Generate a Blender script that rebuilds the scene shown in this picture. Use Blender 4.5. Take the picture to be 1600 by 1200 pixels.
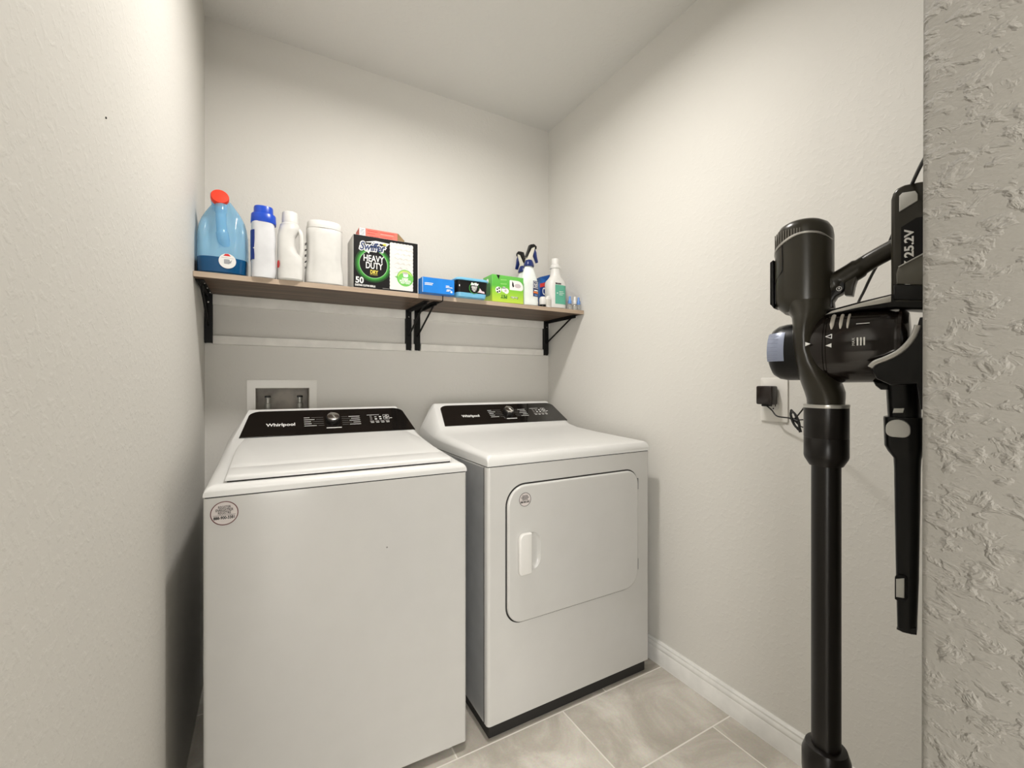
import bpy, bmesh, math, random
from mathutils import Vector, Matrix
random.seed(4)
for o in list(bpy.data.objects): bpy.data.objects.remove(o)
scn = bpy.context.scene
COL = scn.collection
PI = math.pi
# ------------------------------------------------------------------ camera
F, CX, CY, YAW, CAMH = 678.71, 790.5, 598.4, math.radians(29.046), 1.1775
cam_d = bpy.data.cameras.new('camera'); cam = bpy.data.objects.new('camera', cam_d); COL.objects.link(cam)
cam.location = (0, 0, CAMH); cam.rotation_euler = (PI/2, 0, -YAW)
cam_d.sensor_width = 36; cam_d.lens = F/1600*36
cam_d.shift_x = (800-CX)/1600; cam_d.shift_y = (CY-600)/1600
cam_d.clip_start = .01
scn.camera = cam
# ------------------------------------------------------------------ world, view
w = bpy.data.worlds.new('world'); scn.world = w; w.use_nodes = True
w.node_tree.nodes['Background'].inputs[0].default_value = (.9, .95, 1, 1)
w.node_tree.nodes['Background'].inputs[1].default_value = .3
vs = scn.view_settings
vs.view_transform = 'Standard'; vs.look = 'None'; vs.gamma = 1; vs.use_curve_mapping = False
vs.exposure = 0.42
# ------------------------------------------------------------------ large lamps
def area(name, loc, rot, size, power, color, shape='DISK', sy=None):
    l = bpy.data.lights.new(name, 'AREA'); l.shape = shape; l.size = size
    if sy: l.size_y = sy
    l.energy = power; l.color = color
    o = bpy.data.objects.new(name, l); COL.objects.link(o); o.location = loc; o.rotation_euler = rot
    return o
XL, XR, YB, ZC = -.2098, 1.452, 2.104, 2.646     # left wall, right wall, back wall, ceiling
YF0, YF1, XJ = .041, .156, .5                    # front wall and its door jamb
YH = -1.9                                        # far side of the hallway
LX, LY = .49, 1.10
area('laundry_lamp', (LX, LY, ZC-.062), (0, 0, 0), .17, 15.6, (1, .955, .90)).data.spread = math.radians(171)
area('hall_lamp', (-.15, -.75, ZC-.062), (0, 0, 0), .30, 10, (1, .96, .90))

# ------------------------------------------------------------------ materials
class NT:
    def __init__(s, name):
        s.m = bpy.data.materials.new(name); s.m.use_nodes = True
        s.t = s.m.node_tree; s.b = s.t.nodes['Principled BSDF']
    def n(s, typ, **kw):
        nd = s.t.nodes.new(typ)
        for k, v in kw.items():
            if k.startswith('i_'):
                k = k[2:]; k = int(k) if k.isdigit() else k.replace('_', ' ')
                nd.inputs[k].default_value = v
            else: setattr(nd, k, v)
        return nd
    def l(s, a, b): s.t.links.new(a, b)
    def math(s, op, a, b=None, c=None):
        nd = s.t.nodes.new('ShaderNodeMath'); nd.operation = op
        for i, v in enumerate((a, b, c)):
            if v is None: continue
            if isinstance(v, (int, float)): nd.inputs[i].default_value = v
            else: s.l(v, nd.inputs[i])
        return nd.outputs[0]
    def obj(s): return s.n('ShaderNodeTexCoord').outputs['Object']
def ramp(nt, fac, stops):
    r = nt.n('ShaderNodeValToRGB'); e = r.color_ramp.elements
    while len(e) < len(stops): e.new(.5)
    for el, (p, c) in zip(e, stops):
        el.position = p; el.color = (*c, 1) if len(c) == 3 else c
    nt.l(fac, r.inputs[0]); return r.outputs[0]
MATS = {}
def plain(name, col, rough=.5, metal=0, spec=.5, coat=0, var=.06, bump=0, bscale=300, **kw):
    """plastic, metal, print: a colour broken up by a faint noise"""
    if name in MATS: return MATS[name]
    nt = NT(name); b = nt.b
    no = nt.n('ShaderNodeTexNoise', i_Scale=14.0, i_Detail=3.0); nt.l(nt.obj(), no.inputs['Vector'])
    lo = tuple(max(0, c*(1-var)) for c in col); hi = tuple(min(1, c*(1+var)) for c in col)
    nt.l(ramp(nt, no.outputs['Fac'], [(.35, lo), (.65, hi)]), b.inputs['Base Color'])
    b.inputs['Roughness'].default_value = rough; b.inputs['Metallic'].default_value = metal
    b.inputs['Specular IOR Level'].default_value = spec; b.inputs['Coat Weight'].default_value = coat
    b.inputs['Coat Roughness'].default_value = .06
    for k, v in kw.items(): b.inputs[k.replace('_', ' ')].default_value = v
    if bump:
        n2 = nt.n('ShaderNodeTexNoise', i_Scale=float(bscale), i_Detail=2.0); nt.l(nt.obj(), n2.inputs['Vector'])
        bp = nt.n('ShaderNodeBump', i_Strength=bump, i_Distance=.001); nt.l(n2.outputs['Fac'], bp.inputs['Height']); nt.l(bp.outputs[0], b.inputs['Normal'])
    MATS[name] = nt.m; return nt.m
def wall_paint(name, col, strength=.26, dist=.0012, scale=62, comb=False):
    nt = NT(name); b = nt.b; co = nt.obj()
    if comb:
        mp = nt.n('ShaderNodeMapping'); mp.inputs['Rotation'].default_value = (-.5, 0, 0); mp.inputs['Scale'].default_value = (1, .85, 1.25); nt.l(co, mp.inputs[0]); co = mp.outputs[0]
    n1 = nt.n('ShaderNodeTexNoise', i_Scale=float(scale), i_Detail=4.0, i_Roughness=.55, i_Distortion=.35); nt.l(co, n1.inputs['Vector'])
    r1 = nt.n('ShaderNodeMapRange', i_1=.50, i_2=.66); nt.l(n1.outputs['Fac'], r1.inputs[0])
    n2 = nt.n('ShaderNodeTexNoise', i_Scale=scale*4.2, i_Detail=2.0); nt.l(co, n2.inputs['Vector'])
    h = nt.math('ADD', r1.outputs[0], nt.math('MULTIPLY', n2.outputs['Fac'], .35))
    bp = nt.n('ShaderNodeBump', i_Strength=strength, i_Distance=dist); nt.l(h, bp.inputs['Height']); nt.l(bp.outputs[0], b.inputs['Normal'])
    n3 = nt.n('ShaderNodeTexNoise', i_Scale=2.2, i_Detail=3.0); nt.l(co, n3.inputs['Vector'])
    nt.l(ramp(nt, n3.outputs['Fac'], [(.3, tuple(c*.985 for c in col)), (.7, col)]), b.inputs['Base Color'])
    b.inputs['Roughness'].default_value = .62; b.inputs['Specular IOR Level'].default_value = .35
    return nt.m
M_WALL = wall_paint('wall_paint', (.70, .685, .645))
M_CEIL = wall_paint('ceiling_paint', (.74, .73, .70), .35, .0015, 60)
M_JAMB = wall_paint('wall_paint_shaded', (.225, .215, .192), .8, .0018, 62, True)  # wall paint made darker, the dim light on the jamb put into the colour
M_TRIM = plain('trim_paint', (.80, .795, .77), .3)
M_RAIL = plain('rail_paint', (.80, .785, .74), .5)
def tile_floor():
    nt = NT('floor_tile'); b = nt.b; co = nt.obj()
    sp = nt.n('ShaderNodeSeparateXYZ'); nt.l(co, sp.inputs[0])
    ry = nt.math('DIVIDE', nt.math('SUBTRACT', sp.outputs[1], .958), .3055)
    row = nt.math('FLOOR', ry); fy = nt.math('FRACT', ry)
    rx = nt.math('DIVIDE', nt.math('ADD', nt.math('SUBTRACT', sp.outputs[0], .935), nt.math('MULTIPLY', row, .4073)), .611)
    colm = nt.math('FLOOR', rx); fx = nt.math('FRACT', rx)
    g = .0024
    def edge(f, size):
        a = nt.math('LESS_THAN', f, g/size); c = nt.math('GREATER_THAN', f, 1-g/size)
        return nt.math('MAXIMUM', a, c)
    grout = nt.math('MAXIMUM', edge(fy, .3055), edge(fx, .611))
    cb = nt.n('ShaderNodeCombineXYZ'); nt.l(nt.math('MULTIPLY', row, 3.7), cb.inputs[2]); nt.l(nt.math('MULTIPLY', colm, 5.1), cb.inputs[0])
    ad = nt.n('ShaderNodeVectorMath', operation='ADD'); nt.l(co, ad.inputs[0]); nt.l(cb.outputs[0], ad.inputs[1])
    n1 = nt.n('ShaderNodeTexNoise', i_Scale=3.4, i_Detail=7.0, i_Roughness=.62, i_Distortion=.9); nt.l(ad.outputs[0], n1.inputs['Vector'])
    c1 = ramp(nt, n1.outputs['Fac'], [(.32, (.45, .415, .355)), (.46, (.56, .52, .455)), (.56, (.70, .66, .59)), (.70, (.86, .825, .75))])
    n2 = nt.n('ShaderNodeTexNoise', i_Scale=160.0, i_Detail=2.0); nt.l(co, n2.inputs['Vector'])
    mx = nt.n('ShaderNodeMix', data_type='RGBA', blend_type='MULTIPLY'); mx.inputs[0].default_value = .25
    nt.l(c1, mx.inputs[6]); nt.l(n2.outputs['Color'], mx.inputs[7])
    m2 = nt.n('ShaderNodeMix', data_type='RGBA'); nt.l(grout, m2.inputs[0]); nt.l(mx.outputs[2], m2.inputs[6]); m2.inputs[7].default_value = (.80, .77, .71, 1)
    nt.l(m2.outputs[2], b.inputs['Base Color'])
    bp = nt.n('ShaderNodeBump', i_Strength=.5, i_Distance=.0015); nt.l(nt.math('SUBTRACT', 1.0, grout), bp.inputs['Height']); nt.l(bp.outputs[0], b.inputs['Normal'])
    b.inputs['Roughness'].default_value = .42
    return nt.m
M_FLOOR = tile_floor()
def wood(name, tones):
    nt = NT(name); b = nt.b; co = nt.obj()
    mp = nt.n('ShaderNodeMapping'); mp.inputs['Scale'].default_value = (1.3, 26, 26); nt.l(co, mp.inputs[0])
    n1 = nt.n('ShaderNodeTexNoise', i_Scale=1.6, i_Detail=6.0, i_Roughness=.6, i_Distortion=.5); nt.l(mp.outputs[0], n1.inputs['Vector'])
    nt.l(ramp(nt, n1.outputs['Fac'], list(zip((.25, .45, .6, .78), tones))), b.inputs['Base Color'])
    b.inputs['Roughness'].default_value = .5
    return nt.m
M_WOOD = wood('walnut_laminate', [(.045, .025, .014), (.09, .054, .032), (.145, .09, .055), (.23, .152, .098)])
M_EDGE = wood('walnut_edge', [(.33, .245, .175), (.42, .32, .235), (.49, .385, .29), (.56, .46, .36)])
M_BLACKMETAL = plain('black_metal', (.003, .003, .003), .5, spec=.25)
M_WHITE = plain('appliance_enamel', (.56, .555, .535), .22, coat=.25, var=.01)
M_WHITE2 = plain('appliance_plastic', (.70, .70, .685), .28, var=.01, bump=.05, bscale=700)
M_SIDE = plain('galvanised_side', (.50, .51, .52), .28, metal=.5, var=.05)
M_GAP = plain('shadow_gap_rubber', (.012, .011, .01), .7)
M_PANEL = plain('console_gloss_black', (.010, .0085, .0075), .10, coat=.6)
M_CHROME = plain('brushed_chrome', (.62, .60, .57), .22, metal=1)
M_INK = plain('white_print', (.82, .82, .80), .5, var=.01)
M_INKG = plain('grey_print', (.22, .21, .20), .5, var=.01)
M_BLACKINK = plain('black_print', (.005, .0045, .005), .5, spec=.25)
M_PWHITE = plain('white_plastic', (.70, .69, .665), .35, var=.01)
M_PLATE = plain('outlet_plastic', (.80, .785, .74), .3, var=.01)
M_VBODY = plain('vacuum_olive_plastic', (.024, .021, .014), .28, spec=.4)
M_VBLACK = plain('vacuum_black_plastic', (.003, .003, .003), .3, spec=.28)
M_VTUBE = plain('vacuum_tube_paint', (.006, .0045, .0035), .28, spec=.35)
M_VCUP = plain('vacuum_smoked_cup', (.010, .0065, .005), .14, spec=.5)
M_SILVER = plain('vacuum_silver_trim', (.55, .54, .51), .28, metal=.7)
M_BTN = plain('vacuum_button_grey', (.62, .62, .59), .35)
M_CORD = plain('black_cord', (.008, .008, .008), .5)
def pl(name, col, r=.4, **k): return plain(name, col, r, **k)

# ------------------------------------------------------------------ mesh helpers
def merge(dst, src, mi=0, M=None):
    vm = {}
    for v in src.verts: vm[v] = dst.verts.new(M @ v.co if M else v.co)
    for f in src.faces:
        try: nf = dst.faces.new([vm[v] for v in f.verts])
        except ValueError: continue
        nf.material_index = mi
    src.free()
def box(bm, a, b, bev=0, seg=2, mi=0, M=None):
    t = bmesh.new(); bmesh.ops.create_cube(t, size=1)
    for v in t.verts:
        v.co = Vector([a[i]+(v.co[i]+.5)*(b[i]-a[i]) for i in range(3)])
    if bev: bmesh.ops.bevel(t, geom=t.edges[:], offset=bev, segments=seg, profile=.5, affect='EDGES')
    merge(bm, t, mi, M)
def loft(bm, rings, mi=0, cap=True, M=None, closed=True):
    t = bmesh.new(); R = [[t.verts.new(Vector(p)) for p in r] for r in rings]
    n = len(rings[0]); rng = range(n) if closed else range(n-1)
    for a, b in zip(R, R[1:]):
        for i in rng: t.faces.new((a[i], a[(i+1) % n], b[(i+1) % n], b[i]))
    if cap:
        t.faces.new(R[0][::-1]); t.faces.new(R[-1])
    bmesh.ops.remove_doubles(t, verts=t.verts[:], dist=1e-6)
    bmesh.ops.recalc_face_normals(t, faces=t.faces[:])
    merge(bm, t, mi, M)
def se(z, rx, ry, cx=0, cy=0, e=2.0, n=40, fn=None):
    out = []
    for i in range(n):
        a = 2*PI*i/n; c, s = math.cos(a), math.sin(a)
        x = cx+rx*math.copysign(abs(c)**(2/e), c); y = cy+ry*math.copysign(abs(s)**(2/e), s)
        if fn: x, y = fn(x, y, z)
        out.append((x, y, z))
    return out
def lathe(bm, prof, n=40, mi=0, M=None, cap=True):
    loft(bm, [[(r*math.cos(2*PI*i/n), r*math.sin(2*PI*i/n), z) for i in range(n)] for r, z in prof], mi, cap, M)
def tube(bm, pts, r, n=12, mi=0, closed=False, M=None, sx=1.0):
    pts = [Vector(p) for p in pts]; m = len(pts)
    rs = r if isinstance(r, (list, tuple)) else [r]*m
    T = []
    for i in range(m):
        a = pts[(i-1) % m] if (closed or i) else pts[0]; b = pts[(i+1) % m] if (closed or i < m-1) else pts[-1]
        T.append((b-a).normalized())
    up = Vector((0, 0, 1)) if abs(T[0].z) < .9 else Vector((0, 1, 0))
    N = (up-T[0]*up.dot(T[0])).normalized(); rings = []
    for i in range(m):
        N = (N-T[i]*N.dot(T[i])).normalized(); B = T[i].cross(N)
        rings.append([pts[i]+(N*math.cos(2*PI*k/n)+B*math.sin(2*PI*k/n)*sx)*rs[i] for k in range(n)])
    if closed: rings.append(rings[0])
    loft(bm, rings, mi, not closed, M)
def smooth_path(pts, sub=6, closed=False):
    pts = [Vector(p) for p in pts]; n = len(pts); out = []
    for i in range(n if closed else n-1):
        p0 = pts[(i-1) % n] if (closed or i) else pts[0]; p1 = pts[i]; p2 = pts[(i+1) % n]
        p3 = pts[(i+2) % n] if (closed or i+2 < n) else pts[-1]
        for k in range(sub):
            t = k/sub
            out.append(.5*((2*p1)+(p2-p0)*t+(2*p0-5*p1+4*p2-p3)*t*t+(3*p1-p0-3*p2+p3)*t**3))
    if not closed: out.append(pts[-1])
    return out
def prism(bm, poly, d0, d1, M, bev=0, seg=2, mi=0):
    """poly in the (x,y) plane of M, from depth d0 to d1 along z of M"""
    t = bmesh.new()
    A = [t.verts.new((x, y, d0)) for x, y in poly]; B = [t.verts.new((x, y, d1)) for x, y in poly]
    n = len(poly)
    fa = t.faces.new(A[::-1]); fb = t.faces.new(B)
    for i in range(n): t.faces.new((A[i], A[(i+1) % n], B[(i+1) % n], B[i]))
    bmesh.ops.recalc_face_normals(t, faces=t.faces[:])
    if bev:
        bmesh.ops.bevel(t, geom=[e for e in fb.edges]+[e for e in fa.edges], offset=bev, segments=seg, profile=.5, affect='EDGES')
    merge(bm, t, mi, M)
def rrect(x0, y0, x1, y1, r, n=6):
    rr = r if isinstance(r, (list, tuple)) else [r]*4      # bl, br, tr, tl
    out = []
    for (cx, cy, a0, q) in ((x0+rr[0], y0+rr[0], PI, rr[0]), (x1-rr[1], y0+rr[1], 1.5*PI, rr[1]), (x1-rr[2], y1-rr[2], 0, rr[2]), (x0+rr[3], y1-rr[3], .5*PI, rr[3])):
        for k in range(n+1):
            a = a0+.5*PI*k/n; out.append((cx+q*math.cos(a), cy+q*math.sin(a)))
    return out
def disc(r, cx=0, cy=0, n=36, ry=None): return [(cx+r*math.cos(2*PI*i/n), cy+(ry or r)*math.sin(2*PI*i/n)) for i in range(n)]
def ring2d(bm, r0, r1, d0, d1, M, n=48, mi=0, cx=0, cy=0):
    t = bmesh.new(); L = []
    for r, d in ((r0, d0), (r0, d1), (r1, d1), (r1, d0)):
        L.append([t.verts.new((cx+r*math.cos(2*PI*i/n), cy+r*math.sin(2*PI*i/n), d)) for i in range(n)])
    for a in range(4):
        p, q = L[a], L[(a+1) % 4]
        for i in range(n): t.faces.new((p[i], p[(i+1) % n], q[(i+1) % n], q[i]))
    bmesh.ops.recalc_face_normals(t, faces=t.faces[:]); merge(bm, t, mi, M)
def text(bm, s, size, M, x=0, y=0, d=0, h=.0003, mi=0, width=None, shear=0, offset=0, rot=0, align='CENTER', fn=None):
    cu = bpy.data.curves.new('t', 'FONT'); cu.body = s; cu.size = size; cu.shear = shear; cu.offset = offset
    cu.align_x = align; cu.align_y = 'CENTER'; cu.extrude = h/2; cu.resolution_u = 3
    ob = bpy.data.objects.new('t', cu); COL.objects.link(ob)
    dg = bpy.context.evaluated_depsgraph_get(); me = bpy.data.meshes.new_from_object(ob.evaluated_get(dg))
    t = bmesh.new(); t.from_mesh(me)
    bpy.data.objects.remove(ob); bpy.data.curves.remove(cu); bpy.data.meshes.remove(me)
    if not t.verts: t.free(); return
    if width:
        xs = [v.co.x for v in t.verts]; k = width/(max(xs)-min(xs))
        for v in t.verts: v.co.x *= k
    R = Matrix.Rotation(rot, 4, 'Z')
    for v in t.verts:
        v.co = R @ v.co; v.co += Vector((x, y, d+h/2))
        if fn: v.co = fn(v.co)
    merge(bm, t, mi, M)
def front(x=0, y=0, z=0):      # plane facing -Y: x right, y up, z out
    return Matrix(((1, 0, 0, x), (0, 0, -1, y), (0, 1, 0, z), (0, 0, 0, 1)))
def frame(o, ex, ey):
    ex = Vector(ex).normalized(); ey = Vector(ey); ey = (ey-ex*ey.dot(ex)).normalized(); ez = ex.cross(ey)
    return Matrix(((ex.x, ey.x, ez.x, o[0]), (ex.y, ey.y, ez.y, o[1]), (ex.z, ey.z, ez.z, o[2]), (0, 0, 0, 1)))
def obj(name, bm, mats, parent=None, sharp=38, label=None):
    me = bpy.data.meshes.new(name); bm.to_mesh(me); bm.free()
    for m in (mats if isinstance(mats, (list, tuple)) else [mats]): me.materials.append(m)
    for p in me.polygons: p.use_smooth = True
    try: me.set_sharp_from_angle(angle=math.radians(sharp))
    except Exception: pass
    o = bpy.data.objects.new(name, me); COL.objects.link(o)
    if parent: o.parent = parent
    if label: o['label'] = label
    return o
def thing(name, label, cat, loc=(0, 0, 0), rz=0, group=None):
    o = bpy.data.objects.new(name, None); COL.objects.link(o); o.empty_display_size = .05
    o.location = loc; o.rotation_euler = (0, 0, rz); o['label'] = label; o['category'] = cat
    if group: o['group'] = group
    return o
def tag(o, label, cat, group=None):
    o['label'] = label; o['category'] = cat
    if group: o['group'] = group
    return o
def struct(name, bm, m, parent=None):
    o = obj(name, bm, m, parent)
    if not parent: o['kind'] = 'structure'
    return o
B = bmesh.new
# ------------------------------------------------------------------ structure
T = .11
HX0, HX1 = -3.6, XR+T
bm = B(); box(bm, (HX0, YH-.1, -.1), (HX1, YB+T+.1, 0)); struct('floor', bm, M_FLOOR)
bm = B(); box(bm, (HX0, YH-.1, ZC), (HX1, YB+T+.1, ZC+.1)); struct('ceiling', bm, M_CEIL)
# back wall with the opening of the washer supply box
bx0, bx1, bz0, bz1 = -.034, .173, 1.0, 1.156
bm = B()
for a, b in (((XL-T, 0), (bx0, ZC)), ((bx1, 0), (XR+T, ZC)), ((bx0, 0), (bx1, bz0)), ((bx0, bz1), (bx1, ZC))):
    box(bm, (a[0], YB, a[1]), (b[0], YB+T, b[1]))
struct('wall_back', bm, M_WALL)
bm = B(); box(bm, (XL-T, YF1, 0), (XL, YB, ZC)); struct('wall_left', bm, M_WALL)
bm = B(); box(bm, (XR, YH, 0), (XR+T, YB, ZC)); struct('wall_right', bm, M_WALL)
# front wall either side of the doorway and above it
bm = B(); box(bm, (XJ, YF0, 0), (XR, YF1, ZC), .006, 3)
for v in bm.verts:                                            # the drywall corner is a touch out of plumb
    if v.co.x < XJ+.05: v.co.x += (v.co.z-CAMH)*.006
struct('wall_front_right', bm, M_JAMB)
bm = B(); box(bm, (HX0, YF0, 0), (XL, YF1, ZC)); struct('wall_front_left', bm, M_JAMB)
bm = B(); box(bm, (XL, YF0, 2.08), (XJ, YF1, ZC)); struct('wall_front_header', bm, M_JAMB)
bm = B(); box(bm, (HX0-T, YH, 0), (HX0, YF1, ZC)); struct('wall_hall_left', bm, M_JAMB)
wx0, wx1, wz0, wz1 = -3.3, .1, .10, 2.0
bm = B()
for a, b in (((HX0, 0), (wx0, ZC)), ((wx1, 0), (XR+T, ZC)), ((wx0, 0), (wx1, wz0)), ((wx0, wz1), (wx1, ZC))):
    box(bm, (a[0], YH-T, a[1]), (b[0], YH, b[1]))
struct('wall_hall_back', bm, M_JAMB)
# added glowing pane, unseen behind the camera, brightens the laundry from the hall
nt = NT('fill_glow'); nt.b.inputs['Base Color'].default_value = (.8, .85, .9, 1)
nt.b.inputs['Emission Color'].default_value = (1, .965, .91, 1); nt.b.inputs['Emission Strength'].default_value = 6.3
bm = B(); box(bm, (wx0, YH-.07, wz0), (wx1, YH-.06, wz1))
pane = struct('added_fill_pane', bm, nt.m)
bm = B()
for a, b in (((wx0, wz0), (wx0+.04, wz1)), ((wx1-.04, wz0), (wx1, wz1)), ((wx0, wz0), (wx1, wz0+.04)), ((wx0, wz1-.04), (wx1, wz1)), ((-1.62, wz0), (-1.58, wz1))):
    box(bm, (a[0], YH-.06, a[1]), (b[0], YH-.03, b[1]))
obj('fill_pane_frame', bm, M_TRIM, pane)
# baseboards
BH = .095
def baseboard(name, p, q, nrm):
    p, q, nrm = Vector(p), Vector(q), Vector(nrm)
    prof = [(0, 0), (.015, 0), (.015, BH*.60), (.012, BH*.66), (.0135, BH*.70), (.0135, BH*.80), (.0095, BH*.86), (.010, BH*.93), (.005, BH), (0, BH)]
    bm = B(); loft(bm, [[tuple(c+nrm*a)[:2]+(z,) for a, z in prof] for c in (p, q)])
    return struct(name, bm, M_TRIM)
baseboard('baseboard_right', (XR, YF1, 0), (XR, YB, 0), (-1, 0, 0))
baseboard('baseboard_back', (XL, YB, 0), (XR, YB, 0), (0, -1, 0))
baseboard('baseboard_left', (XL, YF1, 0), (XL, 1.25, 0), (1, 0, 0))
baseboard('baseboard_front', (XJ+.02, YF1, 0), (XR, YF1, 0), (0, 1, 0))
# painted rails screwed to the back wall under the shelf
SY, SZ, ST = 1.7755, 1.553, .0185
for k, (x0, x1, z0, z1, d) in enumerate(((XL, XR, 1.492, SZ-ST, .012), (-.182, .603, 1.334, 1.369, .017), (.677, 1.408, 1.336, 1.371, .017), (.630, .648, 1.336, 1.369, .017))):
    bm = B(); box(bm, (x0, YB-d, z0), (x1, YB, z1), .0015, 1)
    struct('trim_%d' % (k+1), bm, M_RAIL)
# ------------------------------------------------------------------ ceiling lights (above the frame)
def ceiling_light(x, y, r, lab):
    t = thing('ceiling_light', lab, 'ceiling light', (x, y, ZC))
    bm = B(); lathe(bm, [(r+.03, 0), (r+.03, -.05), (r+.012, -.058), (r+.012, -.05), (r+.012, 0)]); obj('light_rim', bm, M_TRIM, t)
ceiling_light(LX, LY, .085, 'round flush ceiling light in the middle of the laundry ceiling')
ceiling_light(-.15, -.75, .15, 'wide round flush ceiling light in the hallway outside the laundry')

# ------------------------------------------------------------------ washer
def cover_ring(y, hw, zb, zs, tw, zt, e=2.0, n=10):
    L = []
    for k in range(n+1):
        a = .5*PI*k/n; L.append((-hw+(hw-tw)*(1-math.cos(a)**(2/e)), zs+(zt-zs)*math.sin(a)**(2/e)))
    L = [(-hw, zb)]+L; Rr = [(-x, z) for x, z in L[::-1]]
    return [(x, y, z) for x, z in L+Rr]
def appliance_cover(bm, hw, secs, zb):
    loft(bm, [cover_ring(y, hw-ins, zb, zs, tw-ins, zt, e) for (y, zt, zs, tw, e, ins) in secs], 0, True)
def sticker(parent, x, z, r, M0, col_ring, small=False):
    bm = B(); M = M0 @ Matrix.Translation((x, z, 0))
    prism(bm, disc(r), 0, .0005, M, mi=0)
    ring2d(bm, r*.93, r, .0004, .0009, M, mi=1)
    for k, (s, wd, yy) in enumerate((('REGISTER', .9, .50), ('ENREGISTRER', 1.25, .26), ('REGISTRE', .9, .02))):
        text(bm, s, r*.30, M, 0, yy*r, .0005, mi=2, width=wd*r, offset=.0001)
    prism(bm, [(-.8*r, -.17*r), (.8*r, -.17*r), (.8*r, -.145*r), (-.8*r, -.145*r)], .0004, .0008, M, mi=2)
    text(bm, '888-900-3381', r*.34, M, 0, -.38*r, .0005, mi=2, width=1.5*r, offset=.0003)
    obj('sticker', bm, [pl('sticker_paper', (.62, .57, .55), .5), col_ring, M_BLACKINK], parent, label='round printed sticker')
def console(parent, M, wb, wt, h, knob_x, logo_x, logo_w, r):
    """glossy black control panel; M: origin bottom middle, x right, y up the slope"""
    out = []
    base = [(-wb, 0), (wb, 0)]
    # rounded top corners
    def corner(cx, sgn):
        pts = []
        for k in range(9):
            a = k/8; t = a*a*(3-2*a)
            ang = .5*PI*a
            pts.append((sgn*(wt-r*1.5+r*1.5*math.cos(ang)+(wb-wt)*(1-(h-r+r*math.sin(ang))/h)*.9), h-r+r*math.sin(ang)))
        return pts
    poly = base+corner(0, 1)+corner(0, -1)[::-1]
    bm = B(); prism(bm, poly, -.003, .0022, M, bev=.0008, seg=1)
    p = obj('control_panel', bm, M_PANEL, parent, label='glossy black control panel')
    bm = B()
    text(bm, 'Whirlpool', .024, M, logo_x, h*.42, .0023, mi=0, width=logo_w, offset=.0005)
    obj('brand_lettering', bm, M_INK, p, label='white printed brand name'); bm = B()
    kx = knob_x; ky = h*.52
    lw = [.022, .040, .026, .028, .046]; rw = [.043, .035, .042, .028, .043]
    for k in range(5):
        yy = ky+.022-.0135*k*(.92)
        xL = kx-.105
        prism(bm, [(xL, yy-.0011), (xL+lw[k]*.95, yy-.0011), (xL+lw[k]*.95, yy+.0011), (xL, yy+.0011)], .0022, .0027, M, mi=0)
        prism(bm, [(xL+lw[k]+.004, yy-.0005), (kx-.034, yy-.0005), (kx-.034, yy+.0005), (xL+lw[k]+.004, yy+.0005)], .0022, .0026, M, mi=1)
        xR = kx+.105
        prism(bm, [(xR-rw[k], yy-.0011), (xR, yy-.0011), (xR, yy+.0011), (xR-rw[k], yy+.0011)], .0022, .0027, M, mi=0)
        prism(bm, [(kx+.034, yy-.0005), (xR-rw[k]-.004, yy-.0005), (xR-rw[k]-.004, yy+.0005), (kx+.034, yy+.0005)], .0022, .0026, M, mi=1)
    prism(bm, [(kx-.027, ky-.047), (kx+.029, ky-.047), (kx+.029, ky-.043), (kx-.027, ky-.043)], .0022, .0027, M, mi=0)
    obj('cycle_lettering', bm, [M_INK, M_INKG], p, label='white printed cycle list round the knob'); bm = B()
    bx = kx+.135
    prism(bm, [(bx, ky+.026), (bx+.05, ky+.026), (bx+.05, ky+.0275), (bx, ky+.0275)], .0022, .0027, M, mi=0)
    for c in range(4):
        prism(bm, [(bx+.008+c*.021, ky-.018), (bx+.024+c*.021, ky-.018), (bx+.024+c*.021, ky-.011), (bx+.008+c*.021, ky-.011)], .0022, .0026, M, mi=1)
        prism(bm, [(bx+.010+c*.021, ky-.024), (bx+.023+c*.021, ky-.024), (bx+.023+c*.021, ky-.0215), (bx+.010+c*.021, ky-.0215)], .0022, .0027, M, mi=0)
    for c, ys in enumerate(((.018, .012, .006, .000, -.005), (.012, .0, -.004), (.014, .010, .0, -.004))):
        for yy in ys:
            prism(bm, [(bx+.010+c*.019, ky+yy), (bx+.019+c*.019, ky+yy), (bx+.019+c*.019, ky+yy+.0026), (bx+.010+c*.019, ky+yy+.0026)], .0022, .0026, M, mi=0 if len(ys) < 5 else 1)
    for j, yy in enumerate((.012, -.004)):
        for q in (rrect(bx+.066, ky+yy, bx+.089, ky+yy+.0145, .002),):
            n = len(q)
            for i in range(n):
                a = Vector((*q[i], .0024)); b_ = Vector((*q[(i+1) % n], .0024)); 
                tube(bm, [a, b_], .0006, 4, 0, M=M)
        prism(bm, [(bx+.073, ky+yy+.006), (bx+.083, ky+yy+.006), (bx+.083, ky+yy+.009), (bx+.073, ky+yy+.009)], .0022, .0026, M, mi=0)
    prism(bm, [(bx+.092, ky+.002), (bx+.101, ky+.002), (bx+.101, ky+.0045), (bx+.092, ky+.0045)], .0022, .0026, M, mi=0)
    obj('status_lettering', bm, [M_INK, M_INKG], p, label='small white status lights and key symbols')
    # knob
    Mk = M @ Matrix.Translation((kx, ky, .002))
    bm = B(); lathe(bm, [(.0285, 0), (.0285, .004), (.0265, .014), (.0255, .018), (.0235, .020), (0.0001, .0205)], 40, 0, Mk)
    k_ = obj('control_knob', bm, plain('knob_black', (.02, .018, .017), .2, metal=.5), parent, label='black knob with brushed metal cap')
    bm = B(); lathe(bm, [(.0232, .0200), (.0225, .0235), (.019, .0248), (.0001, .0252)], 40, 0, Mk)
    obj('knob_cap', bm, M_CHROME, k_)
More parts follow.
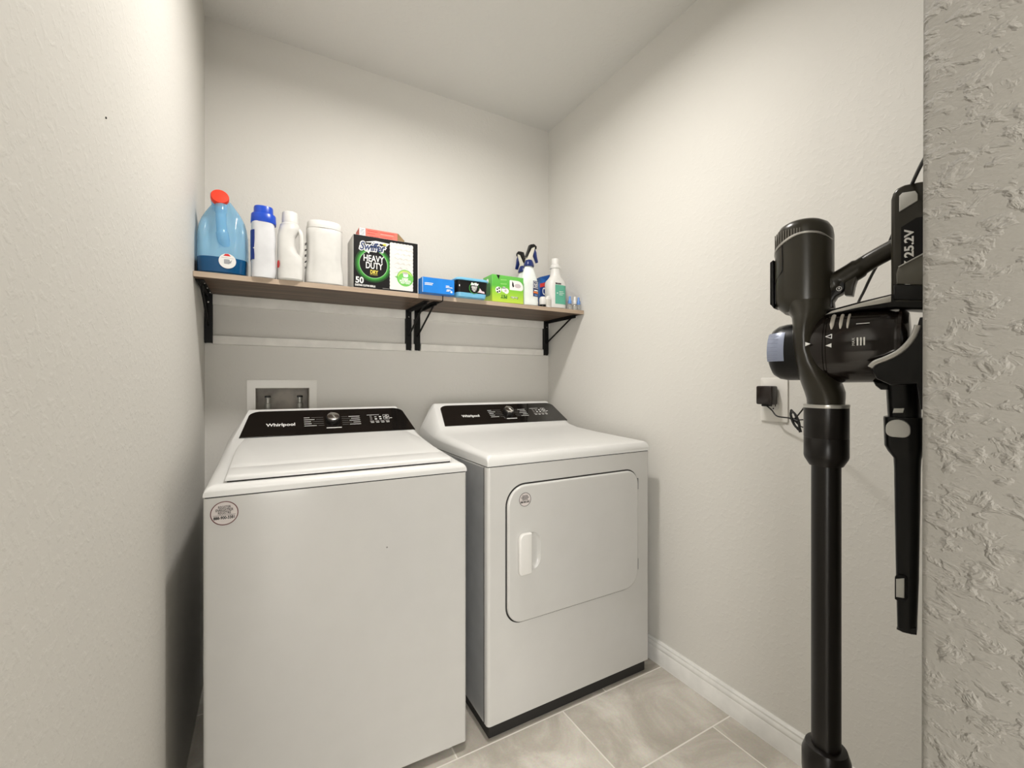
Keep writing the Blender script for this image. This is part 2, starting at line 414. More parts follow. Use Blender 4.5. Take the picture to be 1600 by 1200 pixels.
    bm = B(); box(bm, (-.0022, -.0215, .0248), (.0022, .021, .0285), .001, 1, 0, Mk @ Matrix.Rotation(.35, 4, 'Z'))
    obj('knob_pointer', bm, plain('knob_pointer_silver', (.85, .84, .8), .2, metal=.8), k_)
def feet(t, hw, d, h, y0=.05):
    for x in (-hw+.05, hw-.05):
        for y in (y0, d-.05):
            bm = B(); lathe(bm, [(.008, .012), (.008, h+.004)], 12, 0, Matrix.Translation((x, y, 0)))
            lathe(bm, [(.019, 0), (.019, .008), (.011, .013)], 20, 0, Matrix.Translation((x, y, 0)))
            obj('leveling_foot', bm, plain('foot_grey', (.30, .30, .29), .4), t)

WX, WY, WZ = -.133, 1.286, .895
wash = thing('washing_machine', 'white top-load washing machine with flat lid, left of the dryer', 'washing machine', (WX+.35, WY, 0), math.radians(-1.0))
HW, D = .35, .69
bm = B()
for (a, b) in ((.030, WZ-.003),):
    ring = lambda z, ins=0: [(x*(1-ins/HW), y, z) for x, y in rrect(-HW, 0, HW, D, [.010, .010, .02, .02], 5)]
    loft(bm, [ring(a), ring(b)])
cab = obj('cabinet', bm, M_WHITE, wash)
bm = B(); box(bm, (-HW+.004, .004, WZ-.006), (HW-.004, D-.004, WZ+.004)); obj('cover_seam', bm, M_GAP, wash, label='dark seam under the top cover')
bm = B()
secs = [(0.000, .908, .901, .345, 2, .000), (.004, .916, .902, .338, 2, .000), (.011, .921, .903, .330, 2, 0), (.020, .923, .904, .322, 2, 0), (.06, .926, .906, .318, 2, 0),
        (.30, .944, .916, .318, 2, 0), (.44, .961, .925, .320, 2, 0), (.495, .972, .930, .322, 1.7, 0), (.505, .977, .932, .324, 1.5, 0),
        (.635, 1.066, .955, .285, 1.02, 0), (.642, 1.072, .957, .282, 1.02, 0), (.652, 1.074, .958, .280, 1.02, 0), (.664, 1.070, .955, .282, 1.05, 0), (D, 1.03, .95, .29, 1.2, 0)]
appliance_cover(bm, HW, secs, WZ)
obj('top_cover', bm, M_WHITE2, wash)
# lid: a crowned plate with a finger gap below its front edge
def covz(y):
    ys = [(s[0], s[1]) for s in secs]
    for (a, za), (b, zb) in zip(ys, ys[1:]):
        if a <= y <= b: return za+(zb-za)*(y-a)/(b-a)
    return ys[-1][1]
bm = B(); rings = []
lidw = .306
ys = [.020, .0215, .025, .035, .06, .10, .104, .108, .15, .22, .30, .38, .44, .47, .490, .498]
for i, y in enumerate(ys):
    zt = .9405+(y-.02)*.080 if y < .44 else .9405+.42*.080+(y-.44)*.13
    drop = {0: .007, 1: .003, 2: .001}.get(i, 0)+(.0018 if i == 6 else 0)
    zt -= drop
    hwid = lidw if y < .30 else lidw-.016*((y-.30)/.2)**2
    zb = zt-.0085+drop*.4
    e = .006
    yy = y
    rings.append([(-hwid, yy, zb), (-hwid, yy, zt-e), (-hwid+e*.4, yy, zt-e*.35), (-hwid+e, yy, zt), (-.26, yy, zt+(.0018 if i == 6 else 0)), (-.25, yy, zt), (.25, yy, zt), (.26, yy, zt+(.0018 if i == 6 else 0)), (hwid-e, yy, zt), (hwid-e*.4, yy, zt-e*.35), (hwid, yy, zt-e), (hwid, yy, zb)])
loft(bm, rings)
obj('lid', bm, M_WHITE2, wash)
bm = B(); box(bm, (-lidw+.004, .0255, .919), (lidw-.004, .12, .9335)); obj('lid_gap', bm, M_GAP, wash, label='dark finger gap under the lid front')
Mp = frame((.012, .510, .9815), (1, 0, 0), (0, .130, .089))
console(wash, Mp, .318, .288, .150, 0.0, -.185, .098, .026)
# panel rim (white lip round the console face)
sticker(wash, -.35+.045, .852, .030, front(0, 0, 0), plain('sticker_red_rim', (.10, .02, .02), .5))
bm = B(); lathe(bm, [(.0025, 0), (.002, .0008)], 12, 0, front(.097, 0, .695)); obj('enamel_chip', bm, M_INKG, wash, label='tiny grey chip in the enamel')
feet(wash, HW, D, .030)

# ------------------------------------------------------------------ dryer
DX, DY, DZ, DB = .6345, 1.266, .903, .052
HD, DD = .3685, .71
dry = thing('clothes_dryer', 'white front-loading clothes dryer between the washer and the right wall', 'dryer', (DX+HD, DY, 0))
bm = B()
q = rrect(-HD, 0, HD, DD, [.012, .012, .01, .01], 5)
loft(bm, [[(x, y, z) for x, y in q] for z in (DB, DZ-.003)])
obj('cabinet', bm, M_WHITE, dry)
bm = B(); box(bm, (-HD-.0008, .028, DB+.004), (-HD+.002, DD-.01, DZ-.006)); obj('side_panel', bm, M_SIDE, dry, label='bare galvanised steel side')
bm = B(); box(bm, (-HD-.0012, .0235, DB+.002), (-HD+.001, .0265, DZ-.004)); obj('side_seam', bm, M_GAP, dry)
bm = B(); box(bm, (-HD+.004, .004, DZ-.006), (HD-.004, DD-.004, DZ+.003)); obj('cover_seam', bm, M_GAP, dry, label='dark seam under the top cover')
bm = B()
dsec = [(0.000, .918, .912, .362, 2, .000), (.002, .930, .918, .356, 2, 0), (.007, .9375, .922, .350, 2, 0), (.018, .941, .925, .345, 2, 0), (.05, .943, .926, .340, 2, 0),
        (.30, .953, .930, .335, 2, 0), (.44, .962, .933, .335, 2, 0), (.505, .975, .937, .335, 1.7, 0), (.520, .984, .940, .338, 1.5, 0),
        (.650, 1.072, .965, .318, 1.15, 0), (.657, 1.079, .967, .315, 1.15, 0), (.667, 1.081, .968, .312, 1.15, 0), (.680, 1.077, .965, .315, 1.2, 0), (DD, 1.03, .955, .32, 1.3, 0)]
appliance_cover(bm, HD, dsec, DZ)
obj('top_cover', bm, M_WHITE2, dry)
Mp = frame((.018, .524, .9875), (1, 0, 0), (0, .130, .088))
console(dry, Mp, .332, .312, .148, .020, -.185, .088, .026)
# door
dx0, dx1, dz0, dz1 = .706-DX-HD, 1.300-DX-HD, .370, .832
F0 = front(0, 0, 0)
bm = B(); prism(bm, rrect(dx0-.005, dz0-.005, dx1+.005, dz1+.005, [.062, .072, .060, .075], 10), -.004, .0008, F0)
obj('door_seal', bm, M_GAP, dry, label='dark rubber gap round the door')
hx0, hx1 = .742-DX-HD, .834-DX-HD
Q = rrect(hx0+.018, .538, hx1, .668, [.02, .036, .036, .02], 8)
cxm, czm = (hx0+.018+hx1)/2, .603
def shrink(poly, k): return [(cxm+(x-cxm)*k, czm+(z-czm)*k) for x, z in poly]
def door_loop(i, d): return [(x, -d, z) for x, z in rrect(dx0+i, dz0+i, dx1-i, dz1-i, [.058-i, .068-i, .056-i, .071-i], 10)]
bm = B()
outer = [[bm.verts.new(p) for p in door_loop(i, d)] for i, d in ((0, 0), (0, .0065), (.0010, .0090), (.0030, .0106), (.0060, .0110))]
inner = [[bm.verts.new((x, -d, z)) for x, z in shrink(Q, k)] for k, d in ((1, .0110), (.985, .0104), (.95, .0075), (.88, .0040), (.75, .0020), (.5, .0014))]
for L in (outer, inner):
    for p, q_ in zip(L, L[1:]):
        for i in range(len(p)): bm.faces.new((p[i], p[(i+1) % len(p)], q_[(i+1) % len(p)], q_[i]))
bm.faces.new(inner[-1]); bm.faces.new(outer[0][::-1])
es = []
for L in (outer[-1], inner[0]):
    for i in range(len(L)): es.append(bm.edges.get((L[i], L[(i+1) % len(L)])))
bmesh.ops.triangle_fill(bm, use_beauty=True, edges=es)
bmesh.ops.recalc_face_normals(bm, faces=bm.faces[:])
door = obj('door', bm, M_WHITE, dry)
for p in door.data.polygons:
    if p.normal.y < -.999 and abs(p.center.y+.011) < 1e-4: p.use_smooth = False
bm = B(); prism(bm, rrect(hx0, .533, hx0+.050, .672, [.010, .006, .006, .022], 6), .0108, .027, F0, bev=.005, seg=3)
obj('handle', bm, M_PWHITE, door)
bm = B(); sticker(door, .771-DX-HD, .783, .0235, front(0, -.0111, 0), plain('sticker_dark_rim', (.03, .025, .025), .5))
bm.free()
for z in (.775, .455):
    bm = B(); box(bm, (dx1-.001, -.006, z-.022), (dx1+.006, .002, z+.022), .001, 1); obj('hinge', bm, plain('hinge_grey', (.12, .12, .12), .4), dry)
feet(dry, HD, DD, DB)
bm = B(); box(bm, (-HD+.012, .014, .004), (HD-.012, DD-.02, DB+.002)); obj('shade_block', bm, M_GAP, dry, label='dark block standing in for the shade under the dryer')  # dark block added where only shade lies beneath the dryer
bm = B(); box(bm, (-HW+.015, .045, .004), (HW-.012, D-.02, .034)); obj('shade_block', bm, M_GAP, wash, label='dark block standing in for the shade under the dryer')  # same dark filler for the shade beneath the washer

# ------------------------------------------------------------------ supply box, outlets
t = thing('washer_supply_box', 'recessed white water supply box with two valves behind the washer', 'supply box', ((bx0+bx1)/2, YB, (bz0+bz1)/2))
bw, bh = (bx1-bx0)/2, (bz1-bz0)/2
bm = B()
fo = .030
for a, b in (((-bw-fo, -bh-fo), (-bw, bh+fo+.004)), ((bw, -bh-fo), (bw+fo, bh+fo+.004)), ((-bw, bh), (bw, bh+fo+.004)), ((-bw, -bh-fo), (bw, -bh))):
    box(bm, (a[0], -.006, a[1]), (b[0], -.0002, b[1]))
obj('frame', bm, M_PLATE, t)
bm = B()
box(bm, (-bw, .075, -bh), (bw, .08, bh)); box(bm, (-bw+.0002, 0, -bh), (-bw+.003, .075, bh)); box(bm, (bw-.003, 0, -bh), (bw-.0002, .075, bh))
box(bm, (-bw, 0, -bh), (bw, .075, -bh+.003)); box(bm, (-bw, 0, bh-.003), (bw, .075, bh-.0002))
obj('recess', bm, plain('beige_plastic', (.36, .33, .29), .6, var=.25), t, label='beige recess, darker than the frame')  # recess in a darker, mottled beige than its frame
for x, c in ((-.058, (.55, .10, .05)), (.068, (.08, .15, .5))):
    bm = B(); lathe(bm, [(.010, -.05), (.010, -.01), (.013, -.008), (.013, .010), (.009, .012), (.009, .030), (.011, .031), (.011, .036)], 20, 0, Matrix.Translation((x, .045, 0)))
    v = obj('valve', bm, plain('valve_grey', (.45, .45, .42), .35, metal=.5), t)
    bm = B(); box(bm, (-.012, -.004, .036), (.012, .004, .044), .002, 2, 0, Matrix.Translation((x, .045, 0))); obj('valve_lever', bm, M_VBLACK, v)
bm = B(); tube(bm, smooth_path([(-.058, .045, -.045), (-.045, .02, -.03), (-.03, -.005, -.045), (-.02, -.02, -.10)]), .008, 10); obj('hose', bm, M_CORD, t, label='black rubber hose')

def duplex(name, lab, loc, rz, w_, h_):
    t = thing(name, lab, 'outlet', loc, rz)
    bm = B(); prism(bm, rrect(-w_/2, -h_/2, w_/2, h_/2, .004, 4), .0002, .006, front(), bev=.002, seg=2); obj('cover_plate', bm, M_PLATE, t)
    for s in (-1, 1):
        bm = B(); prism(bm, rrect(-.017, s*.0195-.014, .017, s*.0195+.014, .010, 6), .004, .008, front(), bev=.0006, seg=1, mi=0)
        for x, hh in ((-.0065, .008), (.0065, .0065)):
            prism(bm, [(x-.0011, s*.0195+.001-hh/2), (x+.0011, s*.0195+.001-hh/2), (x+.0011, s*.0195+.001+hh/2), (x-.0011, s*.0195+.001+hh/2)], .0078, .0084, front(), mi=1)
        prism(bm, disc(.0024, 0, s*.0195-.009, 12), .0078, .0084, front(), mi=1)
        obj('receptacle', bm, [M_PWHITE, M_BLACKINK], t)
    bm = B(); lathe(bm, [(.003, .0058), (.0028, .0072), (.0001, .0076)], 12, 0, front()); obj('screw', bm, M_CHROME, t)
    return t
duplex('wall_outlet', 'white wall outlet on the right wall with a black adapter plugged in', (XR, .8115, 1.123), -PI/2, .086, .142)
duplex('wall_outlet', 'white wall outlet half hidden behind the dryer console', (.757, YB, .985), 0, .080, .125)

# ------------------------------------------------------------------ power adapter with its cord
def wx(px, py, X):   # where the sight line of a measured point meets the plane x = X
    s, c = math.sin(YAW), math.cos(YAW); a = (px-CX)/F; b = (CY-py)/F
    d = Vector((s+a*c, c-a*s, b)); k = X/d.x; return Vector((X, d.y*k, CAMH+d.z*k))
t = thing('power_adapter', 'small black power adapter plugged into the outlet on the right wall', 'power adapter', (XR-.010, .822, 1.138))
bm = B(); box(bm, (-.034, -.026, -.030), (0, .026, .030), .005, 3); obj('adapter_body', bm, plain('adapter_brown_black', (.014, .009, .007), .2), t)
bm = B(); box(bm, (-.030, -.011, -.036), (-.004, .011, -.029), .002, 1); obj('strain_relief', bm, M_VBLACK, t)
O = Vector(t.location)
path = [Vector((XR-.028, .822, 1.104)), wx(1206, 641, 1.425), wx(1214, 650, 1.42), wx(1232, 653, 1.41), wx(1240, 655, 1.40), wx(1250, 645, 1.38), wx(1262, 629, 1.34), wx(1290, 590, 1.2), wx(1325, 520, 1.02), wx(1340, 476, .93), wx(1350, 455, .90), wx(1362, 430, .88), wx(1390, 378, .84), wx(1410, 322, .82), wx(1424, 290, .76), wx(1437, 262, .70), wx(1462, 215, .63), Vector((.60, .1595, 1.47))]
bm = B(); tube(bm, [p-O for p in smooth_path(path, 6)], .0022, 8); obj('cord', bm, M_CORD, t, label='thin black cord')
c0 = wx(1242, 656, 1.398)-O
bm = B()
yv = Vector((0, -1, 0)); zv = Vector((0, 0, 1))
for (a, b, n) in ((.006, .030, 0), (.008, .026, 1), (.005, .022, 2)):
    cen = c0+yv*(.002*n)+Vector((-.003*n, 0, 0))
    tube(bm, [cen+yv*a*math.sin(q)*(1+.3*n)+yv*.35*b*math.cos(q)*-1+zv*b*math.cos(q) for q in [2*PI*i/20 for i in range(20)]], .0022, 8, closed=True)
tube(bm, smooth_path([c0+zv*-.002, c0+yv*.03+zv*.002, c0+yv*.038+zv*-.012, c0+yv*.020+zv*-.020, c0+zv*-.004]), .0018, 8)
tube(bm, [c0+yv*-.006+zv*.002, c0+yv*.008+zv*-.004], .005, 10)
tube(bm, [c0+yv*.012+zv*-.022, c0+yv*.016+zv*-.036], .0045, 8)
obj('cord_bundle', bm, M_CORD, t, label='tied loops of black cord')

t = thing('wall_nail', 'tiny dark nail head high on the left wall', 'nail', wx(165, 184, XL))
bm = B(); lathe(bm, [(.0016, -.001), (.0016, .0012), (.0001, .0016)], 12, 0, Matrix.Rotation(PI/2, 4, 'Y')); obj('nail_head', bm, M_GAP, t)
# ------------------------------------------------------------------ shelves
for name, x0, x1, lab in (('shelf_board', XL+.001, .566, 'walnut brown wall shelf board on the left, carrying bottles and a black carton'),
                    ('shelf_board', .5675, XR-.003, 'walnut brown wall shelf board on the right, carrying low boxes and spray bottles')):
    t = thing(name, lab, 'shelf', ((x0+x1)/2, (SY+YB)/2, SZ), 0, 'walnut shelf boards')
    hw_, hd = (x1-x0)/2, (YB-SY)/2
    bm = B(); box(bm, (-hw_, -hd+.0008, -ST), (hw_, hd-.001, 0)); obj('board', bm, M_WOOD, t)
    bm = B(); box(bm, (-hw_, -hd, -ST), (hw_, -hd+.001, 0)); obj('edge_band', bm, M_EDGE, t, label='paler front edge')
def bracket(x, lab, flip=0, tip=False):
    t = thing('shelf_bracket', lab, 'bracket', (x, YB, SZ-ST), 0, 'black shelf brackets')
    bm = B(); prism(bm, [(-.0135, -.0005), (.0135, -.0005), (.0135, -.186), (.009, -.197), (-.009, -.197), (-.0135, -.186)], .0172 if not flip else .0172, .0235, front(), bev=.001, seg=1)
    box(bm, (-.0135, -.0172, -.197), (-.0095, -.0003, -.0005)); box(bm, (.0095, -.0172, -.197), (.0135, -.0003, -.0005))
    obj('wall_leg', bm, M_BLACKMETAL, t)
    bm = B(); box(bm, (-.0135, -.290, -.0035), (.0135, -.004, -.0003), .001, 1)
    box(bm, (-.0025, -.290, -.016), (.0025, -.022, -.003), .001, 1)
    obj('shelf_arm', bm, M_BLACKMETAL, t)
    bm = B(); tube(bm, [(.0, -.020, -.128), (.0, -.265, -.006)], .0042, 8); obj('brace', bm, M_BLACKMETAL, t)
    for z in (-.035, -.125):
        bm = B(); lathe(bm, [(.0035, .0232), (.003, .0252), (.0001, .0258)], 12, 0, front(0, 0, z)); obj('screw', bm, M_CHROME, t, label='bright screw head')
    for y in (-.06, -.15, -.24):
        bm = B(); lathe(bm, [(.0035, 0), (.003, .002), (.0001, .0026)], 12, 0, Matrix.Translation((.008, y, -.0034)) @ Matrix.Rotation(PI, 4, 'X')); obj('screw', bm, M_CHROME, t, label='bright screw head')
    if tip:
        bm = B(); tube(bm, smooth_path([(.010, -.255, -.006), (.012, -.325, -.004), (.012, -.336, .002), (.012, -.337, .028)]), .0022, 8); obj('hook_wire', bm, M_BLACKMETAL, t, label='thin black wire hooked over the shelf edge')
bracket(-.1955, 'black metal shelf bracket in the left corner by the left wall')
bracket(.6145, 'black metal shelf bracket at the middle joint, left one of the pair')
bracket(.6585, 'black metal shelf bracket at the middle joint, right one of the pair', tip=True)
bracket(1.425, 'black metal shelf bracket at the far right in the room corner')

# ------------------------------------------------------------------ things on the shelf
Z = SZ+.0003
# 1 blue jug
t = thing('detergent_jug', 'large translucent blue jug with red cap at the left end of the shelf', 'jug', (-.1285, 1.853, Z))
nt = NT('blue_translucent_plastic'); b = nt.b
b.inputs['Base Color'].default_value = (.34, .66, .90, 1); b.inputs['Roughness'].default_value = .22; b.inputs['Coat Weight'].default_value = .3
b.inputs['Subsurface Weight'].default_value = .25; b.inputs['Subsurface Radius'].default_value = (.01, .02, .03)
tr = nt.n('ShaderNodeBsdfTransparent'); tr.inputs[0].default_value = (.72, .88, .98, 1)
mx = nt.n('ShaderNodeMixShader'); mx.inputs[0].default_value = .42
nt.l(tr.outputs[0], mx.inputs[1]); nt.l(b.outputs[0], mx.inputs[2]); nt.l(mx.outputs[0], nt.t.nodes['Material Output'].inputs[0])
M_JUG = nt.m
def dent(x, y, z):
    if y < 0:
        g = max(0, 1-((z-.155)/.095)**2); h_ = math.exp(-((abs(x)-.040)/.016)**2)*1.0
        y += .022*g*h_
        g2 = max(0, 1-((z-.235)/.05)**2); y += .01*g2*(1 if abs(x) > .02 else 0)
    return x, y
JS = [(0, .070, .068, 3.5), (.006, .075, .073, 3.5), (.05, .0765, .074, 3.6), (.10, .0765, .074, 3.6), (.145, .0755, .073, 3.5), (.175, .072, .070, 3.2), (.20, .066, .064, 2.9), (.222, .056, .056, 2.6), (.240, .044, .048, 2.3), (.252, .034, .042, 2.1), (.262, .026, .036, 2)]
bm = B(); loft(bm, [se(z, rx, ry, 0, 0 if z < .2 else -(z-.2)*.35, e, 56, dent) for z, rx, ry, e in JS])
body = obj('jug_body', bm, M_JUG, t)
bm = B(); loft(bm, [se(z, rx, ry, 0, 0, e, 56) for z, rx, ry, e in [(.001, .0705, .0685, 3.5), (.006, .0754, .0733, 3.5), (.05, .0769, .0743, 3.6), (.057, .0769, .0740, 3.6)]])
obj('liquid', bm, plain('dark_blue_liquid', (.002, .07, .19), .15), t, label='dark blue liquid filling the bottom of the jug')
bm = B(); tube(bm, smooth_path([(-.004, -.040, .262), (-.004, -.058, .235), (-.003, -.066, .20), (-.001, -.068, .16), (.003, -.066, .125), (.008, -.056, .100)], 6), [.021]+[.018]*10+[.016]*10+[.019]*10, 14)
obj('handle', bm, M_JUG, t)
Mc = frame((-.008, -.050, .262), (1, .12, .05), (-.05, .27, .96))
bm = B(); lathe(bm, [(.0225, -.050), (.0255, -.02), (.0265, 0)], 32, 0, Mc); obj('neck', bm, M_JUG, t)
bm = B(); lathe(bm, [(.027, .000), (.0275, .003), (.0275, .016), (.025, .0195), (.0001, .0205)], 36, 0, Mc); obj('cap', bm, pl('red_cap', (.80, .045, .015), .35), t, label='round red screw cap')
Ml = front(.016, -.0745, .045)
bm = B(); prism(bm, disc(.0255), -.0015, .0008, Ml, mi=0); prism(bm, rrect(-.010, -.010, .007, .006, .003), .0008, .0012, Ml, mi=1)
prism(bm, [(-.018, .011), (.018, .009), (.018, .0105), (-.018, .0125)], .0008, .0012, Ml, mi=2); prism(bm, [(.004, -.004), (.014, .005), (.010, -.008)], .0008, .0012, Ml, mi=1)
prism(bm, [(-.012, .017), (.010, .017), (.003, .025), (-.006, .024)], .0008, .0012, Ml, mi=3)
obj('label_disc', bm, [M_INK, pl('print_grey', (.35, .36, .38), .5), pl('print_pale', (.55, .5, .5), .5), pl('print_red', (.65, .02, .02), .5)], t, label='round white label with a small red mark')
# 2 white bottle, blue lid
t = thing('scent_booster_bottle', 'white bottle with a stepped bright blue lid, right of the blue jug', 'bottle', (-.0035, 1.797, Z))
bm = B(); wav = lambda x, y, z: (x+.0018*math.sin(z*60+y*40), y+.001*math.sin(z*45))
loft(bm, [se(z, rx, .036, 0, 0, 3, 40, wav) for z, rx in [(0, .036), (.004, .0395), (.03, .0405), (.06, .0395), (.10, .0385), (.14, .0380), (.18, .0375), (.192, .0370), (.199, .034)]])
obj('bottle_body', bm, pl('white_film', (.68, .69, .71), .3), t)
bm = B(); loft(bm, [se(z, r, r*.9, 0, 0, 2.5, 40) for z, r in [(.196, .0400), (.199, .0408), (.226, .0395), (.2285, .038), (.2287, .0335), (.2290, .0315), (.252, .0310), (.256, .0295), (.257, .02)]])
obj('lid', bm, pl('bright_blue_plastic', (.008, .065, .50), .3), t, label='stepped bright blue lid')
bm = B(); loft(bm, [[(x, y, z) for x, y, _ in se(z, .0412, .0368, 0, 0, 3, 40)[17:27]]+[(x*.97, y*.97, z) for x, y, _ in se(z, .0412, .0368, 0, 0, 3, 40)[17:27]][::-1] for z in (.165, .06)]); 
obj('side_label', bm, pl('navy_print', (.01, .03, .22), .4), t, label='dark blue side label')
# 3 white bottle with handle
t = thing('bleach_bottle', 'white bottle with a ribbed white cap and side handle, third from the left', 'bottle', (.083, 1.805, Z))
bm = B(); loft(bm, [se(z, rx, ry, cx, 0, e, 40) for z, rx, ry, cx, e in [(0, .040, .042, 0, 3), (.005, .0435, .046, 0, 3), (.05, .0435, .046, 0, 3), (.085, .0425, .045, 0, 3), (.105, .034, .042, -.009, 2.6), (.13, .030, .040, -.0125, 2.5), (.165, .030, .040, -.012, 2.5), (.185, .034, .040, -.005, 2.4), (.196, .036, .038, -.001, 2.2), (.204, .034, .034, 0, 2), (.208, .034, .034, 0, 2), (.212, .030, .030, 0, 2), (.218, .026, .026, 0, 2)]])
obj('bottle_body', bm, pl('white_hdpe', (.66, .655, .63), .33), t)
bm = B(); tube(bm, smooth_path([(.022, -.012, .198), (.034, -.018, .180), (.037, -.020, .14), (.036, -.020, .10), (.030, -.018, .08)]), .0085, 12); obj('handle', bm, MATS['white_hdpe'], t)
bm = B(); n = 48
def ribbed(z, r): return [((r+(.0008 if i % 2 else 0))*math.cos(2*PI*i/n), (r+(.0008 if i % 2 else 0))*math.sin(2*PI*i/n), z) for i in range(n)]
loft(bm, [ribbed(.216, .0275), ribbed(.253, .0262), ribbed(.256, .0245)]); obj('cap', bm, M_PWHITE, t)
bm = B(); prism(bm, disc(.010, 0, 0, 24, .014), 0, .0008, frame((-.0395, -.030, .055), (.35, -1, 0), (0, 0, 1))); obj('logo', bm, pl('print_red', (.65, .02, .02), .5), t, label='red oval print')
# 4 big tub
t = thing('detergent_tub', 'wide white tub with a screw lid, left of the black carton', 'tub', (.2035, 1.826, Z))
def waist(x, y, z):
    g = math.exp(-((z-.10)/.045)**2); s = 1-.05*g
    if y < 0: y += .006*math.exp(-((abs(x)-.048)/.012)**2)*(1 if z < .2 else 0)*math.exp(-((z-.10)/.07)**2)
    return x*s, y
loft_t = [(0, .067, .048), (.005, .071, .052), (.04, .0705, .052), (.09, .066, .050), (.14, .0655, .050), (.19, .0655, .050), (.212, .064, .049), (.220, .059, .046)]
bm = B(); loft(bm, [se(z, rx, ry, 0, 0, 2.8, 56, waist) for z, rx, ry in loft_t]); obj('tub_body', bm, MATS['white_hdpe'], t)
bm = B(); loft(bm, [se(z, rx, ry, 0, 0, 2.6, 56) for z, rx, ry in [(.213, .063, .050), (.214, .0645, .0515), (.222, .0645, .0515), (.2225, .063, .050), (.226, .063, .050), (.2265, .0625, .0495), (.238, .0615, .0485), (.243, .058, .045), (.2445, .04, .03)]]); obj('lid', bm, M_PWHITE, t)
bm = B()
for k in range(5): text(bm, ('OXI', 'clean', 'FREE', 'wash', '3 in 1')[k], .013, frame((-.0675, -.020, .15-.022*k), (.25, -1, 0), (0, 0, 1)), 0, 0, 0, .0008, width=.020)
obj('side_print', bm, M_BLACKINK, t, label='dark lettering on the side')
# 5 black carton
t = thing('duster_refill_carton', 'large black carton with green ring, tallest box on the shelf', 'carton', (.4345, 1.8425, Z))
cw, cd, ch = .1315, .0665, .2085
bm = B(); box(bm, (-cw, -cd+.0006, 0), (cw, cd, ch), .0012, 1); obj('carton_body', bm, pl('carton_white', (.66, .66, .63), .45), t)
Mf = front(0, -cd, 0)
cols = [M_BLACKINK, M_INK, pl('print_green_dark', (.006, .05, .008), .4), pl('print_green_mid', (.02, .16, .02), .4), pl('print_green', (.05, .32, .04), .4), pl('print_mint', (.45, .75, .45), .4), pl('print_yellow', (.75, .62, .10), .4), pl('print_navy', (.02, .04, .13), .4), pl('pad_white', (.70, .69, .66), .7, bump=.4, bscale=60), pl('badge_green', (.16, .50, .10), .4), pl('badge_lime', (.50, .62, .16), .4), pl('pad_grey', (.44, .43, .40), .6)]
bm = B(); prism(bm, [(-cw+.001, .001), (cw-.004, .001), (cw-.004, ch-.001), (-cw+.001, ch-.001)], -.0004, .0003, Mf, mi=0)
rc = (-.054, .098)
for k, (r, m_) in enumerate(((.072, 2), (.066, 3), (.0605, 4), (.0555, 5), (.0542, 0))): 
    prism(bm, disc(r, *rc, 56), .0003, .0005+.0002*k, Mf, mi=m_)
prism(bm, disc(.030, rc[0], .165, 30, .024), .0003, .0015, Mf, mi=0)
prism(bm, [(-.125, .158), (.015, .158), (.015, .185), (-.125, .185)], .0003, .0004, Mf, mi=0)
text(bm, 'HEAVY', .036, Mf, rc[0], .119, .0016, mi=1, width=.080, offset=.0006)
text(bm, 'DUTY', .036, Mf, rc[0]+.002, .091, .0016, mi=1, width=.066, offset=.0006)
text(bm, 'DRY', .021, Mf, rc[0]+.002, .0665, .0016, mi=6, width=.031, offset=.0007)
prism(bm, [(-.068, .0555), (-.038, .0555), (-.038, .0565), (-.068, .0565)], .0015, .0018, Mf, mi=6)
text(bm, '50', .034, Mf, -.108, .029, .0006, mi=1, width=.031, offset=.0009)
text(bm, 'DUSTING CLOTHS REFILLS', .010, Mf, -.125, .010, .0006, mi=1, width=.078, offset=.0004, align='LEFT')
prism(bm, [(-.018, .006), (.008, .006), (.008, .0072), (-.018, .0072)], .0003, .0006, Mf, mi=11)
text(bm, 'Swiffer', .045, Mf, -.060, .165, .0016, mi=1, width=.110, offset=.0042, shear=.25, rot=.0)
text(bm, 'Swiffer', .045, Mf, -.060, .165, .0022, mi=7, width=.100, offset=.0008, shear=.25)
prism(bm, [(-.085, .184), (-.045, .193), (.010, .189), (-.003, .176), (-.012, .182), (-.045, .187), (-.080, .182)], .0016, .0020, Mf, mi=1)
prism(bm, disc(.008, -.010, .183, 16, .004), .0020, .0023, Mf, mi=6)
prism(bm, [(-.088, .152), (-.068, .153), (-.072, .138)], .0016, .0020, Mf, mi=1); prism(bm, [(-.083, .150), (-.074, .151), (-.076, .143)], .0020, .0022, Mf, mi=5)
# cloth picture with a scalloped outline
poly = []
x0, x1, z0, z1 = .012, .106, .006, .196
def scal(ax, ay, bx_, by_, n, nx, ny):
    for i in range(n*4):
        f = i/(n*4); a = .0018*abs(math.sin(f*n*PI)); poly.append((ax+(bx_-ax)*f+nx*a, ay+(by_-ay)*f+ny*a))
scal(x0, z0, x1, z0, 7, 0, 0); scal(x1, z0, x1, z1, 13, 1, 0); scal(x1, z1, x0, z1, 7, 0, 1); scal(x0, z1, x0, z0, 13, -1, 0)
prism(bm, poly, .0003, .0009, Mf, mi=8)
for r_ in range(7):
    for c_ in range(3):
        cx_, cy_ = .040+.023*c_+(.0115 if r_ % 2 else 0), .182-.019*r_
        if cx_ > .098 or (r_ > 4 and c_ > 0): continue
        q = [(cx_+.0115*math.cos(PI/3*i+PI/6), cy_+.0105*math.sin(PI/3*i+PI/6)) for i in range(6)]
        for i in (0, 1, 3): tube(bm, [(*q[i], .0009), (*q[(i+1) % 6], .0009)], .0006, 5, 11, M=Mf)
bc = (.074, .058)
prism(bm, disc(.0345, *bc, 40), .0009, .0012, Mf, mi=9); prism(bm, disc(.030, bc[0], bc[1]+.003, 40, .028), .0012, .0013, Mf, mi=10); prism(bm, disc(.031, bc[0]+.001, bc[1]-.004, 40, .026), .0013, .0014, Mf, mi=9)
